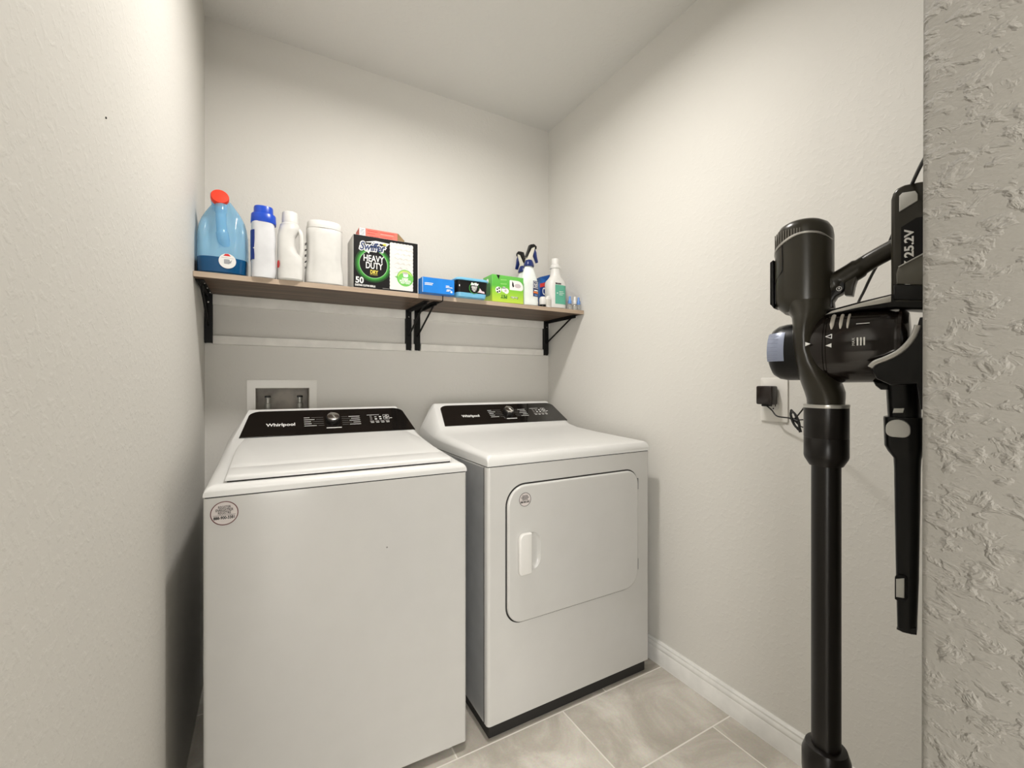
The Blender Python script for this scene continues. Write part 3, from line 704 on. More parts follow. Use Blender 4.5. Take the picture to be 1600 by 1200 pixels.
prism(bm, [(.030, .060), (.041, .064), (.041, .054)], .0009, .0012, Mf, mi=9)
prism(bm, rrect(.066, .062, .086, .078, .005), .0014, .0016, Mf, mi=1); prism(bm, rrect(.063, .074, .084, .082, .003), .0016, .0018, Mf, mi=11)
text(bm, 'DEEP', .011, Mf, bc[0], .0535, .0014, mi=1, width=.026, offset=.0005); text(bm, 'POCKETS', .012, Mf, bc[0], .0445, .0014, mi=1, width=.046, offset=.0006); text(bm, 'TRAP + LOCK', .007, Mf, bc[0], .0365, .0014, mi=1, width=.040, offset=.0004)
obj('front_print', bm, cols, t, label='black printed front with green ring and white cloth picture')
# 5b red box on top
t = thing('small_red_box', 'flat coral red box with an open end flap on top of the black carton', 'box', (.413, 1.846, Z+ch))
bm = B(); box(bm, (-.082, -.040, 0), (.072, .034, .040), .001, 1, 0); 
obj('box_body', bm, pl('coral_card', (.72, .14, .10), .5), t)
bm = B(); Mr = front(0, -.0402, 0)
prism(bm, [(-.0815, .001), (-.058, .001), (-.058, .039), (-.0815, .039)], 0, .0004, Mr, mi=0)
for k in range(5): prism(bm, [(-.079, .008+.006*k), (-.061, .008+.006*k), (-.061, .0095+.006*k), (-.079, .0095+.006*k)], .0004, .0007, Mr, mi=1)
for (a, c, y_, m_) in ((-.05, -.01, .030, 2), (-.05, -.02, .020, 2), (-.04, -.005, .010, 2), (.0, .06, .031, 2), (.002, .055, .024, 3), (.0, .05, .014, 2)): prism(bm, [(a, y_), (c, y_), (c, y_+.0022), (a, y_+.0022)], 0, .0004, Mr, mi=m_)
obj('side_print', bm, [M_INK, M_BLACKINK, pl('print_dark_coral', (.50, .05, .04), .5), pl('print_light_coral', (.80, .35, .30), .5)], t)
bm = B(); prism(bm, [(0, 0), (.026, .006), (.030, .012), (.004, .040), (0, .040)], -.0006, .0006, frame((.072, -.036, 0), (.9, -.2, 0), (0, 0, 1)))
obj('end_flap', bm, pl('card_brown', (.20, .13, .05), .6), t, label='open brown cardboard flap nearest the viewer'); bm = B()
prism(bm, [(0, 0), (.024, .004), (.026, .020), (.004, .040), (0, .040)], -.0006, .0006, frame((.072, .030, 0), (.9, .35, 0), (0, 0, 1)))
obj('end_flap', bm, pl('card_brown', (.20, .13, .05), .6), t, label='open brown cardboard flap')
# 6 blue box
t = thing('blue_wipes_box', 'low bright blue box overhanging the shelf edge beside the black carton', 'box', (.6385, 1.789, Z), math.radians(0))
bm = B(); box(bm, (-.0700, -.055, 0), (.0720, .055, .0640), .001, 1); obj('box_body', bm, pl('bright_blue_card', (.010, .20, .66), .42), t)
bm = B(); Mr = front(0, -.0552, 0)
for k, (a, c, y_) in enumerate(((-.061, -.022, .038), (-.061, -.026, .032), (.032, .050, .034), (.032, .064, .028), (.036, .056, .018), (.034, .050, .013))): prism(bm, [(a, y_), (c, y_), (c-.002, y_+.003), (a+.002, y_+.003)], 0, .0004, Mr)
prism(bm, [(.054, .008), (.062, .008), (.062, .016), (.054, .016)], 0, .0004, Mr)
tube(bm, [(-.069, .001, 0), (-.069, .063, 0)], .0008, 5, 0, M=Mr)
obj('front_print', bm, M_INK, t)
bm = B(); prism(bm, [(0, 0), (.030, 0), (.026, .004), (.002, .020)], -.0006, .0006, frame((-.068, .040, .064), (1, .0, 0), (0, .2, 1))); obj('lid_flap', bm, M_BLACKINK, t, label='dark raised flap')
# 7 wet cloth tub
t = thing('wet_cloth_tub', 'black tub with a light blue lid and base rim between blue and green boxes', 'tub', (.802, 1.803, Z))
M_LB = pl('light_blue_plastic', (.17, .46, .68), .3)
def rr(z, hx, hy, r): return [(x, y, z) for x, y in rrect(-hx, -hy, hx, hy, r, 6)]
bm = B(); loft(bm, [rr(0, .066, .050, .016), rr(.003, .070, .054, .018), rr(.018, .0725, .0565, .018), rr(.022, .0725, .0565, .018), rr(.074, .074, .058, .014)], 0); tb = obj('tub_body', bm, M_LB, t)
bm = B(); loft(bm, [rr(.0205, .0732, .0572, .018), rr(.0745, .0747, .0587, .014)], 0)
Mr = frame((0, -.0572, 0), (1, 0, 0), (0, -.03, 1))
prism(bm, disc(.024, .006, .042, 36), .0002, .0005, Mr, mi=2); prism(bm, disc(.0222, .007, .042, 36), .0004, .0007, Mr, mi=0)
text(bm, 'Swiffer', .015, Mr, .008, .060, .0006, mi=1, width=.038, offset=.0012, shear=.25); text(bm, 'HEAVY', .012, Mr, .007, .046, .0008, mi=1, width=.028, offset=.0004); text(bm, 'DUTY', .012, Mr, .007, .037, .0008, mi=1, width=.022, offset=.0004); text(bm, 'WET', .006, Mr, .007, .030, .0008, mi=1, width=.012, offset=.0003)
prism(bm, [(.022, .026), (.058, .023), (.056, .031), (.044, .033), (.034, .045), (.030, .032)], .0006, .0010, Mr, mi=3)
prism(bm, rrect(-.066, .044, -.062, .052, .001), .0006, .0010, Mr, mi=1)
obj('wrap_label', bm, [M_BLACKINK, M_INK, MATS['print_green'], pl('print_pink', (.75, .55, .60), .5)], tb, label='black wrap-round label')
bm = B(); loft(bm, [rr(.073, .078, .062, .02), rr(.0745, .0800, .064, .02), rr(.079, .0800, .064, .02), rr(.081, .0775, .0615, .02), rr(.084, .076, .060, .02), rr(.086, .072, .056, .02)], 0); obj('lid', bm, M_LB, t, label='light blue lid')
# 8 green box
t = thing('green_pet_cloth_box', 'lime green box of pet dusting cloths lying upside down', 'box', (.9985, 1.824, Z))
gw, gd, gh = .0845, .0475, .126
nt = NT('lime_card'); sp = nt.n('ShaderNodeSeparateXYZ'); nt.l(nt.obj(), sp.inputs[0])
nt.l(ramp(nt, nt.math('DIVIDE', sp.outputs[2], gh), [(0, (.50, .66, .06)), (.45, (.24, .56, .04)), (.6, (.10, .45, .05)), (1, (.13, .48, .08))]), nt.b.inputs['Base Color']); nt.b.inputs['Roughness'].default_value = .35
bm = B(); box(bm, (-gw, -gd, 0), (gw, gd, gh), .0015, 1); obj('box_body', bm, nt.m, t)
bm = B(); Mr = front(0, -gd-.0001, 0)
prism(bm, [(-.062, gh-.001), (-.044, gh-.001), (-.050, gh-.022)], 0, .0004, Mr, mi=1)
for k in range(3): prism(bm, [(-.040, gh-.024-.019*k), (-.008, gh-.022-.019*k), (-.008, gh-.018-.019*k), (-.040, gh-.020-.019*k)], 0, .0004, Mr, mi=2)
prism(bm, rrect(.008, .062, .082, .108, [.002, .014, .03, .004]), 0, .0004, Mr, mi=0)
prism(bm, [(.026, .074), (.032, .080), (.028, .096), (.022, .104), (.021, .084)], .0004, .0008, Mr, mi=1); prism(bm, disc(.017, .052, .084, 24, .010), .0004, .0007, Mr, mi=3)
prism(bm, disc(.015, -.052, .056, 24), 0, .0004, Mr, mi=0)
for a, c in ((-.058, .058), (-.048, .064), (-.046, .050), (-.056, .046)): prism(bm, disc(.0042, a, c, 12), .0004, .0007, Mr, mi=1)
prism(bm, disc(.013, -.022, .060, 24), 0, .0004, Mr, mi=0); prism(bm, disc(.013, -.010, .054, 24), 0, .0005, Mr, mi=0); prism(bm, disc(.006, -.014, .056, 24), .0005, .0007, Mr, mi=3)
text(bm, 'PET', .022, Mr, -.022, .028, 0, .0005, mi=4, rot=PI, width=.034, offset=.0008)
text(bm, 'Swiffer', .014, Mr, .034, .027, 0, .0005, mi=1, rot=PI, width=.044, shear=.2); text(bm, 'Swiffer', .014, Mr, .033, .028, .0004, .0005, mi=0, rot=PI, width=.038, shear=.2)
obj('front_print', bm, [M_INK, M_BLACKINK, pl('print_pale_green', (.30, .66, .18), .4), pl('print_greypink', (.55, .48, .50), .5), pl('print_deep_green', (.02, .14, .02), .4)], t)
bm = B(); prism(bm, rrect(-.02, .03, .03, .09, .01), .0002, .0006, frame((-gw, 0, 0), (0, -1, 0), (0, 0, 1)), mi=0); prism(bm, disc(.012, .0, .10, 16), .0002, .0006, frame((-gw, 0, 0), (0, -1, 0), (0, 0, 1)), mi=1)
obj('side_print', bm, [MATS['print_deep_green'], M_INK], t)
# 9/10 spray bottles
def spray(lab, loc, rz, h_, full=True):
    t = thing('spray_bottle', lab, 'spray bottle', loc, rz, 'navy-topped spray bottles')
    bm = B(); loft(bm, [se(z, r, r*.72, 0, 0, e, 40) for z, r, e in [(0, .040, 2.6), (.004, .045, 2.8), (.022, .0465, 2.8), (.026, .045, 2.8), (.06, .0445, 2.8), (.115, .0445, 2.8), (.135, .041, 2.6), (.160, .033, 2.4), (.185, .0255, 2.2), (.198, .020, 2), (.204, .018, 2)]])
    bd = obj('bottle_body', bm, pl('clear_white_plastic', (.74, .78, .76), .2), t)
    bm = B(); loft(bm, [se(z, r, r*.9, 0, 0, 2.2, 32) for z, r in [(.196, .0255), (.200, .0265), (.214, .0225), (.224, .018), (.228, .016)]]); obj('collar', bm, pl('navy_plastic', (.008, .022, .13), .3), t, label='navy collar')
    Mh = front(0, 0, 0)
    bm = B(); prism(bm, [(-.016, .226), (.014, .226), (.016, .246), (.030, .290), (.027, .300), (.006, .300), (-.006, .270)], -.011, .011, Mh, bev=.002); obj('spray_head', bm, pl('cream_plastic', (.62, .60, .52), .35), t)
    bm = B(); prism(bm, [(-.019, .240), (-.013, .242), (.010, .286), (.030, .296), (.034, .304), (.022, .309), (.004, .304)], -.0125, .0125, Mh, bev=.002)
    prism(bm, [(.026, .288), (.041, .288), (.042, .302), (.030, .305)], -.008, .008, Mh, bev=.0015); obj('head_shroud', bm, M_VBLACK, t, label='black shroud and nozzle')
    bm = B(); prism(bm, [(.012, .285), (.030, .290), (.040, .270), (.043, .250), (.050, .222), (.044, .220), (.035, .238), (.024, .262)], -.009, .009, Mh, bev=.002); obj('trigger', bm, MATS['navy_plastic'], t)
    if full:
        bm = B(); 
        def curve(v):   # wrap the print round the bottle front
            xn = max(-.999, min(.999, v.x/.0450)); yy = .0324*(1-abs(xn)**2.8)**(1/2.8)
            return Vector((v.x, v.y, yy+v.z+.0004))
        for (a, c, d_, e_, m_) in ((.004, .0425, .046, .122, 0), (.006, .042, .104, .119, 1), (.006, .042, .087, .102, 1), (.006, .042, .062, .070, 2), (.010, .036, .0725, .078, 1), (.012, .030, .050, .056, 3)):
            N_ = 8; t_ = bmesh.new(); off = 0 if m_ == 0 else .0004
            P0 = []
            for i in range(N_+1):
                x = a+(c-a)*i/N_
                P0.append([t_.verts.new(curve(Vector((x, z, off+o)))) for z, o in ((d_, 0), (e_, 0), (e_, .0004), (d_, .0004))])
            for i in range(N_):
                for k in range(4): t_.faces.new((P0[i][k], P0[i][(k+1) % 4], P0[i+1][(k+1) % 4], P0[i+1][k]))
            t_.faces.new(P0[0]); t_.faces.new(P0[-1][::-1]); bmesh.ops.recalc_face_normals(t_, faces=t_.faces[:]); merge(bm, t_, m_, Mh)
        text(bm, 'MAX', .017, Mh, .024, .1115, .0009, mi=0, width=.034, offset=.0006, fn=curve); text(bm, 'BLEA', .017, Mh, .024, .0945, .0009, mi=0, width=.034, offset=.0006, fn=curve)
        obj('label_print', bm, [pl('print_navy2', (.02, .03, .10), .4), M_INK, pl('print_orange', (.80, .20, .03), .4), pl('print_blue', (.10, .25, .60), .4)], bd, label='navy, white and orange printed label')
    return t
spray('white spray bottle with navy trigger and printed label, standing in front', (1.137, 1.815, Z), 0, .3)
sb = spray('white spray bottle with navy trigger, standing behind the labelled one', (1.170, 1.925, Z), math.radians(105), .3, False)
# 11 blue wipes box
t = thing('blue_bleach_carton', 'blue carton with slanted red band and white lettering behind the white bottle', 'carton', (1.305, 1.905, Z), math.radians(-4))
bm = B(); prism(bm, [(-.058, 0), (.060, 0), (.060, .190), (.020, .196), (-.058, .172)], -.030, .030, front(), bev=.0008, seg=1); obj('carton_body', bm, pl('royal_blue_card', (.015, .13, .45), .35), t)
bm = B(); Mr = front(0, -.0302, 0)
prism(bm, [(-.058, .138), (.058, .174), (.058, .152), (-.058, .118)], 0, .0004, Mr, mi=0); prism(bm, [(-.058, .118), (.058, .152), (.058, .0), (-.058, .0)], 0, .0003, Mr, mi=1)
text(bm, 'CLOROX', .052, Mr, .006, .100, .0004, mi=2, width=.100, offset=.0012, rot=.04)
prism(bm, [(-.057, .172), (.019, .196), (-.02, .158)], 0, .0004, Mr, mi=3)
obj('front_print', bm, [pl('print_red2', (.60, .05, .04), .4), pl('print_deep_blue', (.01, .04, .20), .4), M_INK, pl('print_blue2', (.01, .08, .32), .4)], t)
# 12 small white jar
t = thing('small_white_jar', 'tiny white jar with a black base between spray bottle and mint-labelled bottle', 'jar', (1.213, 1.806, Z))
bm = B(); lathe(bm, [(.016, 0), (.017, .002), (.017, .014)], 28); obj('base', bm, M_VBLACK, t, label='black base')
bm = B(); lathe(bm, [(.017, .014), (.018, .016), (.018, .040), (.015, .050), (.010, .054), (.0001, .055)], 28); obj('jar_body', bm, M_PWHITE, t)
t = thing('small_white_tube', 'tiny rounded white tube pressed against the mint-labelled bottle', 'tube', (1.236, 1.792, Z))
bm = B(); loft(bm, [se(z, r, .010, 0, 0, 3, 24) for z, r in [(0, .012), (.002, .0135), (.045, .0135), (.054, .011), (.057, .006)]]); obj('tube_body', bm, M_PWHITE, t)
bm = B(); loft(bm, [se(z, .0138, .0104, 0, 0, 3, 24) for z in (.008, .040)], 0); obj('label_band', bm, pl('print_greybeige', (.55, .53, .48), .5), t)
# 13 white bottle, green label
t = thing('cleaner_bottle', 'white long-neck bottle with a mint green label near the right end', 'bottle', (1.299, 1.820, Z))
bm = B(); loft(bm, [se(z, rx, ry, 0, 0, e, 44) for z, rx, ry, e in [(0, .047, .034, 3), (.004, .0515, .038, 3.2), (.06, .0515, .038, 3.2), (.130, .0515, .038, 3.2), (.142, .048, .036, 2.8), (.155, .036, .031, 2.4), (.166, .029, .027, 2.1), (.176, .0265, .0255, 2), (.205, .0235, .0235, 2), (.207, .027, .027, 2), (.213, .028, .028, 2), (.220, .025, .025, 2), (.226, .020, .020, 2), (.230, .018, .018, 2)]])
bd = obj('bottle_body', bm, MATS['white_hdpe'], t)
bm = B(); lathe(bm, [(.0185, .229), (.0190, .231), (.0185, .256), (.017, .258), (.0001, .2585)], 32); obj('cap', bm, M_PWHITE, t)
bm = B(); t_ = bmesh.new(); P0 = []
def cbt(x, o): 
    xn = max(-.999, min(.999, x/.0515)); return -(.038*(1-abs(xn)**3.2)**(1/3.2)+o)
for i in range(17):
    x = -.026+(.077)*i/16; P0.append([t_.verts.new((x, cbt(x, o), z)) for z, o in ((.022, .0002), (.118, .0002), (.118, .0008), (.022, .0008))])
for i in range(16):
    for k in range(4): t_.faces.new((P0[i][k], P0[i][(k+1) % 4], P0[i+1][(k+1) % 4], P0[i+1][k]))
t_.faces.new(P0[0]); t_.faces.new(P0[-1][::-1]); bmesh.ops.recalc_face_normals(t_, faces=t_.faces[:]); merge(bm, t_, 0)
Mr = front(0, -.0388, 0)
prism(bm, [(-.018, .074), (-.010, .074), (-.010, .078), (-.018, .078)], 0, .0004, Mr, mi=1)
for (a, c, y_) in ((-.003, .022, .084), (-.003, .028, .076), (-.003, .018, .068)): prism(bm, [(a, y_), (c, y_), (c, y_+.002), (a, y_+.002)], 0, .0004, Mr, mi=1)
text(bm, 'BIOCLEAN', .009, Mr, -.008, .124, -.0004, mi=2, width=.034, offset=.0006)
obj('label_print', bm, [pl('mint_label', (.10, .40, .28), .45), M_INK, M_BLACKINK], bd, label='mint green label')
# 14 air freshener refills
for k, (x, y, c, lab) in enumerate(((1.377, 1.800, 0, 'tiny clear refill vial with blue cap next to the mint-labelled bottle'), (1.406, 1.797, 1, 'tiny clear refill vial with white cap between the two blue-capped vials'), (1.434, 1.801, 0, 'tiny clear refill vial with blue cap at the far right shelf end'))):
    t = thing('refill_vial', lab, 'refill bottle', (x, y, Z), 0, 'air freshener refills')
    nt = MATS.get('clear_vial')
    if not nt:
        q_ = NT('clear_vial'); q_.b.inputs['Transmission Weight'].default_value = .85; q_.b.inputs['Roughness'].default_value = .05; q_.b.inputs['Base Color'].default_value = (.85, .84, .8, 1); MATS['clear_vial'] = nt = q_.m
    bm = B(); lathe(bm, [(.0115, 0), (.0130, .003), (.0130, .024), (.0115, .030), (.008, .034)], 24); obj('vial', bm, nt, t)
    bm = B(); lathe(bm, [(.0085, .031), (.0095, .034), (.0095, .048), (.006, .053), (.0055, .068), (.004, .071), (.0001, .0715)], 20); obj('cap', bm, pl('cornflower_blue', (.12, .27, .62), .35) if c == 0 else M_PWHITE, t)

# ------------------------------------------------------------------ stick vacuum, its dock and tool
VO = Vector((.746, .341, 0)); VU = Vector((.26, -.966, 0)).normalized(); VRZ = math.atan2(VU.y, VU.x)
VN = Vector((VU.y, -VU.x, 0))                 # towards the camera side (local -Y)
def V(px, py, w=0):                                 # measured point -> (u, z) in the vacuum's own upright plane
    s, c = math.sin(YAW), math.cos(YAW); a = (px-CX)/F; b = (CY-py)/F
    d = Vector((s+a*c, c-a*s, b)); k = (VO.dot(VN)+w)/Vector((d.x, d.y, 0)).dot(VN)
    P_ = d*k; return ((P_-VO).dot(VU), CAMH+P_.z)
def VP(*pts, w=0): return [V(*p, w) for p in pts]
vac = thing('stick_vacuum', 'black cordless stick vacuum standing upright by the right wall', 'vacuum cleaner', VO, VRZ)
VF = front()
# tube
def vz(py, px=1291): return V(px, py)[1]
bm = B(); lathe(bm, [(.0188, .585), (.0188, vz(722))], 32); obj('wand', bm, M_VTUBE, vac)
bm = B(); lathe(bm, [(.0215, vz(727)), (.0275, vz(716)), (.0285, vz(712)), (.0285, vz(684)), (.0280, vz(683.3)), (.0285, vz(682.6)), (.0285, vz(637))], 36); obj('wand_collar', bm, M_VTUBE, vac)
bm = B(); lathe(bm, [(.0285, vz(637)), (.0290, vz(636)), (.0290, vz(632)), (.0280, vz(631))], 36); obj('connector_ring', bm, M_SILVER, vac, label='thin bright ring')
bm = B(); lathe(bm, [(.024, .13), (.028, .16), (.028, .56), (.031, .585), (.031, .612), (.0265, .626), (.0200, .628)], 36); obj('lower_wand', bm, M_VTUBE, vac)
bm = B(); tube(bm, smooth_path([(.0, 0, .155), (0, 0, .10), (0, -.004, .06)]), .020, 20); obj('swivel_neck', bm, M_VBLACK, vac)
bm = B(); loft(bm, [[(x, y, z) for x, y in rrect(-.05+i, -.125+i, .05-i, .125-i, .02)] for z, i in ((.006, .004), (.012, 0), (.045, .002), (.062, .014), (.068, .03))]); hd_ = obj('floor_head', bm, M_VBODY, vac)
bm = B(); tube(bm, [(0, -.115, .020), (0, .115, .020)], .020, 20); obj('brush_roll', bm, M_VBLACK, hd_)
# body shell
def sec(py, l, r, ry, e=2.2, n=44):
    a, z = V(l, py); b_, _ = V(r, py); return se(z, (b_-a)/2, ry, (a+b_)/2, 0, e, n)
bm = B(); loft(bm, [sec(*s) for s in ((632, 1262, 1320, .0285), (622, 1261, 1321, .0295), (612, 1258, 1321, .033), (600, 1254, 1316, .040), (585, 1250, 1306, .048), (568, 1246, 1296, .053), (550, 1244, 1289, .055), (530, 1243, 1288, .0555), (512, 1243, 1290, .055), (500, 1241, 1296, .052), (488, 1232, 1301, .047), (478, 1222, 1302, .044))][::-1])
shell = obj('body_shell', bm, M_VBODY, vac)
HS = ((492, 1228, 1301, .040), (484, 1217, 1302, .043), (474, 1213, 1303, .044), (440, 1213, 1303, .044), (400, 1213, 1303, .044), (383, 1214, 1303, .044), (372, 1216, 1301, .043), (364, 1221, 1296, .040), (358, 1229, 1288, .034), (354, 1239, 1278, .025), (352, 1250, 1266, .010))
bm = B(); loft(bm, [sec(*s) for s in HS]); house = obj('motor_housing', bm, M_VBODY, vac)
hcu = (V(1213, 430)[0]+V(1303, 430)[0])/2; hru = (V(1303, 430)[0]-V(1213, 430)[0])/2
def hs(px, py, off=.0006, ry=.044):            # point on the housing surface
    u, z = V(px, py); xn = max(-.995, min(.995, (u-hcu)/hru)); return Vector((u, -(ry+off)*(1-abs(xn)**2.2)**(1/2.2), z))
bm = B(); tube(bm, smooth_path([hs(1213.3, 404), hs(1220, 397), hs(1232, 389), hs(1246, 381), (hs(1260, 375)), hs(1275, 372), hs(1290, 372), hs(1302.5, 377)], 5), .0016, 8); obj('trim_line', bm, M_SILVER, house, label='curved bright trim line')
bm = B()
for k in range(11):
    x = 1217.5+4.3*k; yb = 399-k*2.3; yt = 372-k*.55+(2 if k < 2 else 0)
    tube(bm, [hs(x, yb, .0004), hs(x, (yb+yt)/2, .0004), hs(x, yt, .0000)], .0008, 6)
obj('vent_ribs', bm, plain('vent_grey', (.14, .13, .11), .35), house, label='row of thin grey vent ribs')
bm = B(); prism(bm, VP((1208.5, 414), (1213.5, 410), (1214, 484), (1211, 480), (1208.5, 478)), -.010, .020, VF, bev=.001); obj('hook_tab', bm, M_VBLACK, house)
bm = B(); tube(bm, smooth_path([hs(1232, 392), hs(1233, 425), hs(1231, 432), hs(1220, 444), hs(1218, 452), hs(1218, 478)], 4), .0006, 6); obj('panel_seam', bm, M_BLACKINK, house)
# motor cap with rating sticker
zc = vz(551, 1225); ua = V(1201, 551)[0]; ub = V(1250, 551)[0]; R1 = .0445
Mx = frame((0, 0, zc), (0, 1, 0), (0, 0, 1))   # z of this frame = +x (towards the dock)
bm = B(); lathe(bm, [(.0001, ua+.003), (.012, ua+.0031), (.026, ua+.005), (.037, ua+.010), (.0425, ua+.018), (R1, ua+.028), (R1, ub+.01)], 48, 0, Mx); mc = obj('motor_cap', bm, M_VBLACK, vac)
bm = B(); t_ = bmesh.new(); G = []
zt, zb2 = vz(523, 1222), vz(566, 1222)
for i in range(9):
    z = zb2+(zt-zb2)*i/8; row = []
    for j in range(7):
        u = V(1208, 545)[0]+(V(1236, 545)[0]-V(1208, 545)[0])*j/6
        uu = u-ua
        rr_ = R1 if uu > .028 else (.0425+(R1-.0425)*(uu-.018)/.010 if uu > .018 else .037+.0055*(uu-.010)/.008)
        dz = z-zc; row.append(t_.verts.new((u, -math.sqrt(max(1e-6, (rr_+.0007)**2-dz*dz)), z)))
    G.append(row)
for i in range(8):
    for j in range(6): t_.faces.new((G[i][j], G[i][j+1], G[i+1][j+1], G[i+1][j])).material_index = 0
for f in t_.faces: pass
merge(bm, t_, 0)
for k in range(7):
    z = zb2+.004+(zt-zb2-.008)*k/6; u0 = V(1211, 545)[0]; u1 = V(1227, 545)[0]
    tube(bm, [(u0, -math.sqrt((R1+.0002)**2-(z-zc)**2)+.0012, z), (u1, -math.sqrt((R1+.0007)**2-(z-zc)**2), z)], .0004, 4, 1)
obj('rating_sticker', bm, [pl('sticker_silver_blue', (.24, .27, .36), .35, metal=.2), pl('sticker_grey_print', (.18, .20, .28), .5)], mc, label='silvery blue rating sticker')
# dust cup
u0 = V(1288, 545)[0]; u1 = V(1400, 545)[0]; zc2 = vz(543, 1340); R2 = .0515
Mx = frame((0, 0, zc2), (0, 1, 0), (0, 0, 1))
bm = B(); lathe(bm, [(.050, u0-.01), (R2+.001, u0), (R2+.001, u0+.006), (R2-.0012, u0+.0065), (R2-.0012, u0+.009), (R2, u0+.010), (R2-.001, u1-.008), (R2-.004, u1), (R2-.004, u1+.004), (R2-.001, u1+.0045), (R2-.001, u1+.008), (.044, u1+.014), (.020, u1+.016)], 56, 0, Mx)
cup = obj('dust_cup', bm, M_VCUP, vac, label='smoked dark dust cup')
bm = B()
def cs(u, dz, off=.0005): return Vector((u, -math.sqrt((R2+off)**2-dz*dz), zc2+dz))
for k, uu in enumerate((.016, .026, .034)):
    tube(bm, [cs(u0+uu, d_) for d_ in [.046, .042, .037, .031, .025]], [.0028-.0006*k]*4+[.001], 6, 0, sx=1)
obj('cup_rib_glints', bm, pl('rib_glint_grey', (.55, .52, .46), .25), cup, label='pale curved ribs on the cup front with highlights painted in')  # ribs coloured pale to paint the highlights on the cup
bm = B()
def wrap(v): return Vector((v.x, v.y, math.sqrt(max(1e-6, (R2+.0003)**2-v.y*v.y))+v.z))
Mw = front(0, 0, zc2)
um = u0+.045; dz = vz(538, 1335)-zc2
for k in range(3): prism(bm, [(x, y) for x, y in ((um+.0035*k, dz-.0055), (um+.0035*k+.0018, dz-.0055), (um+.0035*k+.0018, dz+.0055), (um+.0035*k, dz+.0055))], R2+.0001, R2+.0006, Mw)
text(bm, 'MAX', .0042, Mw, um-.0035, dz, R2+.0001, .0005, rot=PI/2, width=.0105)
ut = u0+.013
obj('fill_mark', bm, M_INK, cup, label='white printed fill lines'); bm = B()
prism(bm, [(ut-.003, dz-.0035), (ut+.004, dz-.0065), (ut+.004, dz-.0005)], R2+.0001, R2+.0006, Mw)
for a, b_ in (((ut-.003, dz+.0095), (ut+.004, dz+.0065)), ((ut+.004, dz+.0065), (ut+.004, dz+.0125)), ((ut+.004, dz+.0125), (ut-.003, dz+.0095))):
    tube(bm, [wrap(Vector((*a, 0))), wrap(Vector((*b_, 0)))], .0005, 5, 0, M=Mw)
obj('cup_markings', bm, M_INK, cup, label='white printed lock arrows')
bm = B(); uu, zz = V(1276, 541); prism(bm, [(uu-.0035, zz-.003), (uu-.0035, zz+.003), (uu+.003, zz)], .0552, .0562, VF); obj('lock_mark', bm, M_INK, shell)
bm = B(); tube(bm, [cs(V(1345, 545)[0], .030), cs(V(1365, 545)[0], .030)], .0006, 5); obj('cup_dash', bm, M_INK, cup, label='short white dash')  # plain white dash laid on the cup surface
# spine above the cup
bm = B(); prism(bm, VP((1288, 494), (1300, 486), (1345, 474), (1395, 462), (1470, 452), (1470, 488), (1400, 484), (1345, 488), (1300, 497)), -.020, .020, VF, bev=.004, seg=3); sp_ = obj('spine', bm, M_VBLACK, vac)
bm = B(); prism(bm, VP((1289, 492), (1301, 485.5), (1345, 473.5), (1393, 461.5), (1393, 472), (1345, 480), (1303, 489), w=.021), .0185, .0225, VF, bev=.001); obj('spine_trim', bm, M_SILVER, sp_, label='bright silver strip')
# handle, guard, trigger
def P3(px, py, y=0): u, z = V(px, py); return (u, y, z)
bm = B(); tube(bm, smooth_path([P3(1288, 452), P3(1306, 441), P3(1330, 427), P3(1350, 414), P3(1372, 401), P3(1400, 386)], 5), [.017]*6+[.0145]*8+[.0125]*6+[.0125]*6, 20); obj('handle', bm, M_VBODY, vac)
bm = B(); prism(bm, VP((1281, 476), (1283, 462), (1292, 448), (1304, 441), (1322, 438), (1322, 452), (1316, 460), (1308, 464), (1303, 472), (1304, 480), (1298, 484), (1286, 483)), -.012, .0125, VF, bev=.003); tg = obj('trigger_guard', bm, M_VBLACK, vac)
bm = B(); u, z = V(1313.5, 453); ring2d(bm, .0026, .0034, .0125, .0131, VF, 20, 0, u, z); prism(bm, disc(.0010, u, z, 10), .0125, .0131, VF); prism(bm, [(u-.0004, z), (u+.0004, z), (u+.0004, z+.0022), (u-.0004, z+.0022)], .0125, .0131, VF); obj('power_symbol', bm, M_INK, tg)
bm = B(); prism(bm, VP((1322, 436), (1342, 430), (1336, 448), (1333, 463), (1321, 462)), -.010, .0105, VF, bev=.002); obj('trigger', bm, M_VBODY, vac)
# battery pack
bm = B(); prism(bm, VP((1394, 480), (1394, 318), (1397, 308), (1404, 300), (1415, 295), (1440, 290), (1475, 288), (1475, 480)), -.022, .020, VF, bev=.005, seg=3); bt = obj('battery_pack', bm, M_VBODY, vac)
bm = B(); prism(bm, VP((1405, 331), (1405, 306), (1410, 301), (1430, 298), (1434, 303), (1434, 313), w=.022), .0195, .0225, VF, bev=.001); obj('release_button', bm, M_BTN, bt, label='pale grey release button')
bm = B(); prism(bm, VP((1408, 420), (1408, 355), (1432, 340), (1450, 337), (1450, 420), w=.021), .0195, .0208, VF); dp = obj('battery_display', bm, M_BLACKINK, bt)
u, z = V(1421, 408, .021)
ua1, za1 = V(1421, 357, .021) 
bm = B(); text(bm, 'TERY 25.2V', .0125, VF, u, za1-.0005-.040, .0208, .0004, rot=PI/2, width=.080, offset=.0004); obj('battery_lettering', bm, M_INK, dp, label='white vertical lettering')
bm = B(); prism(bm, VP((1403, 418), (1440, 398), (1478, 380), (1478, 447), (1401, 444), (1400, 428), w=.024), .006, .026, VF, bev=.003); cl = obj('battery_latch', bm, plain('vacuum_grey_plastic', (.085, .080, .062), .4), bt, label='dark grey latch')
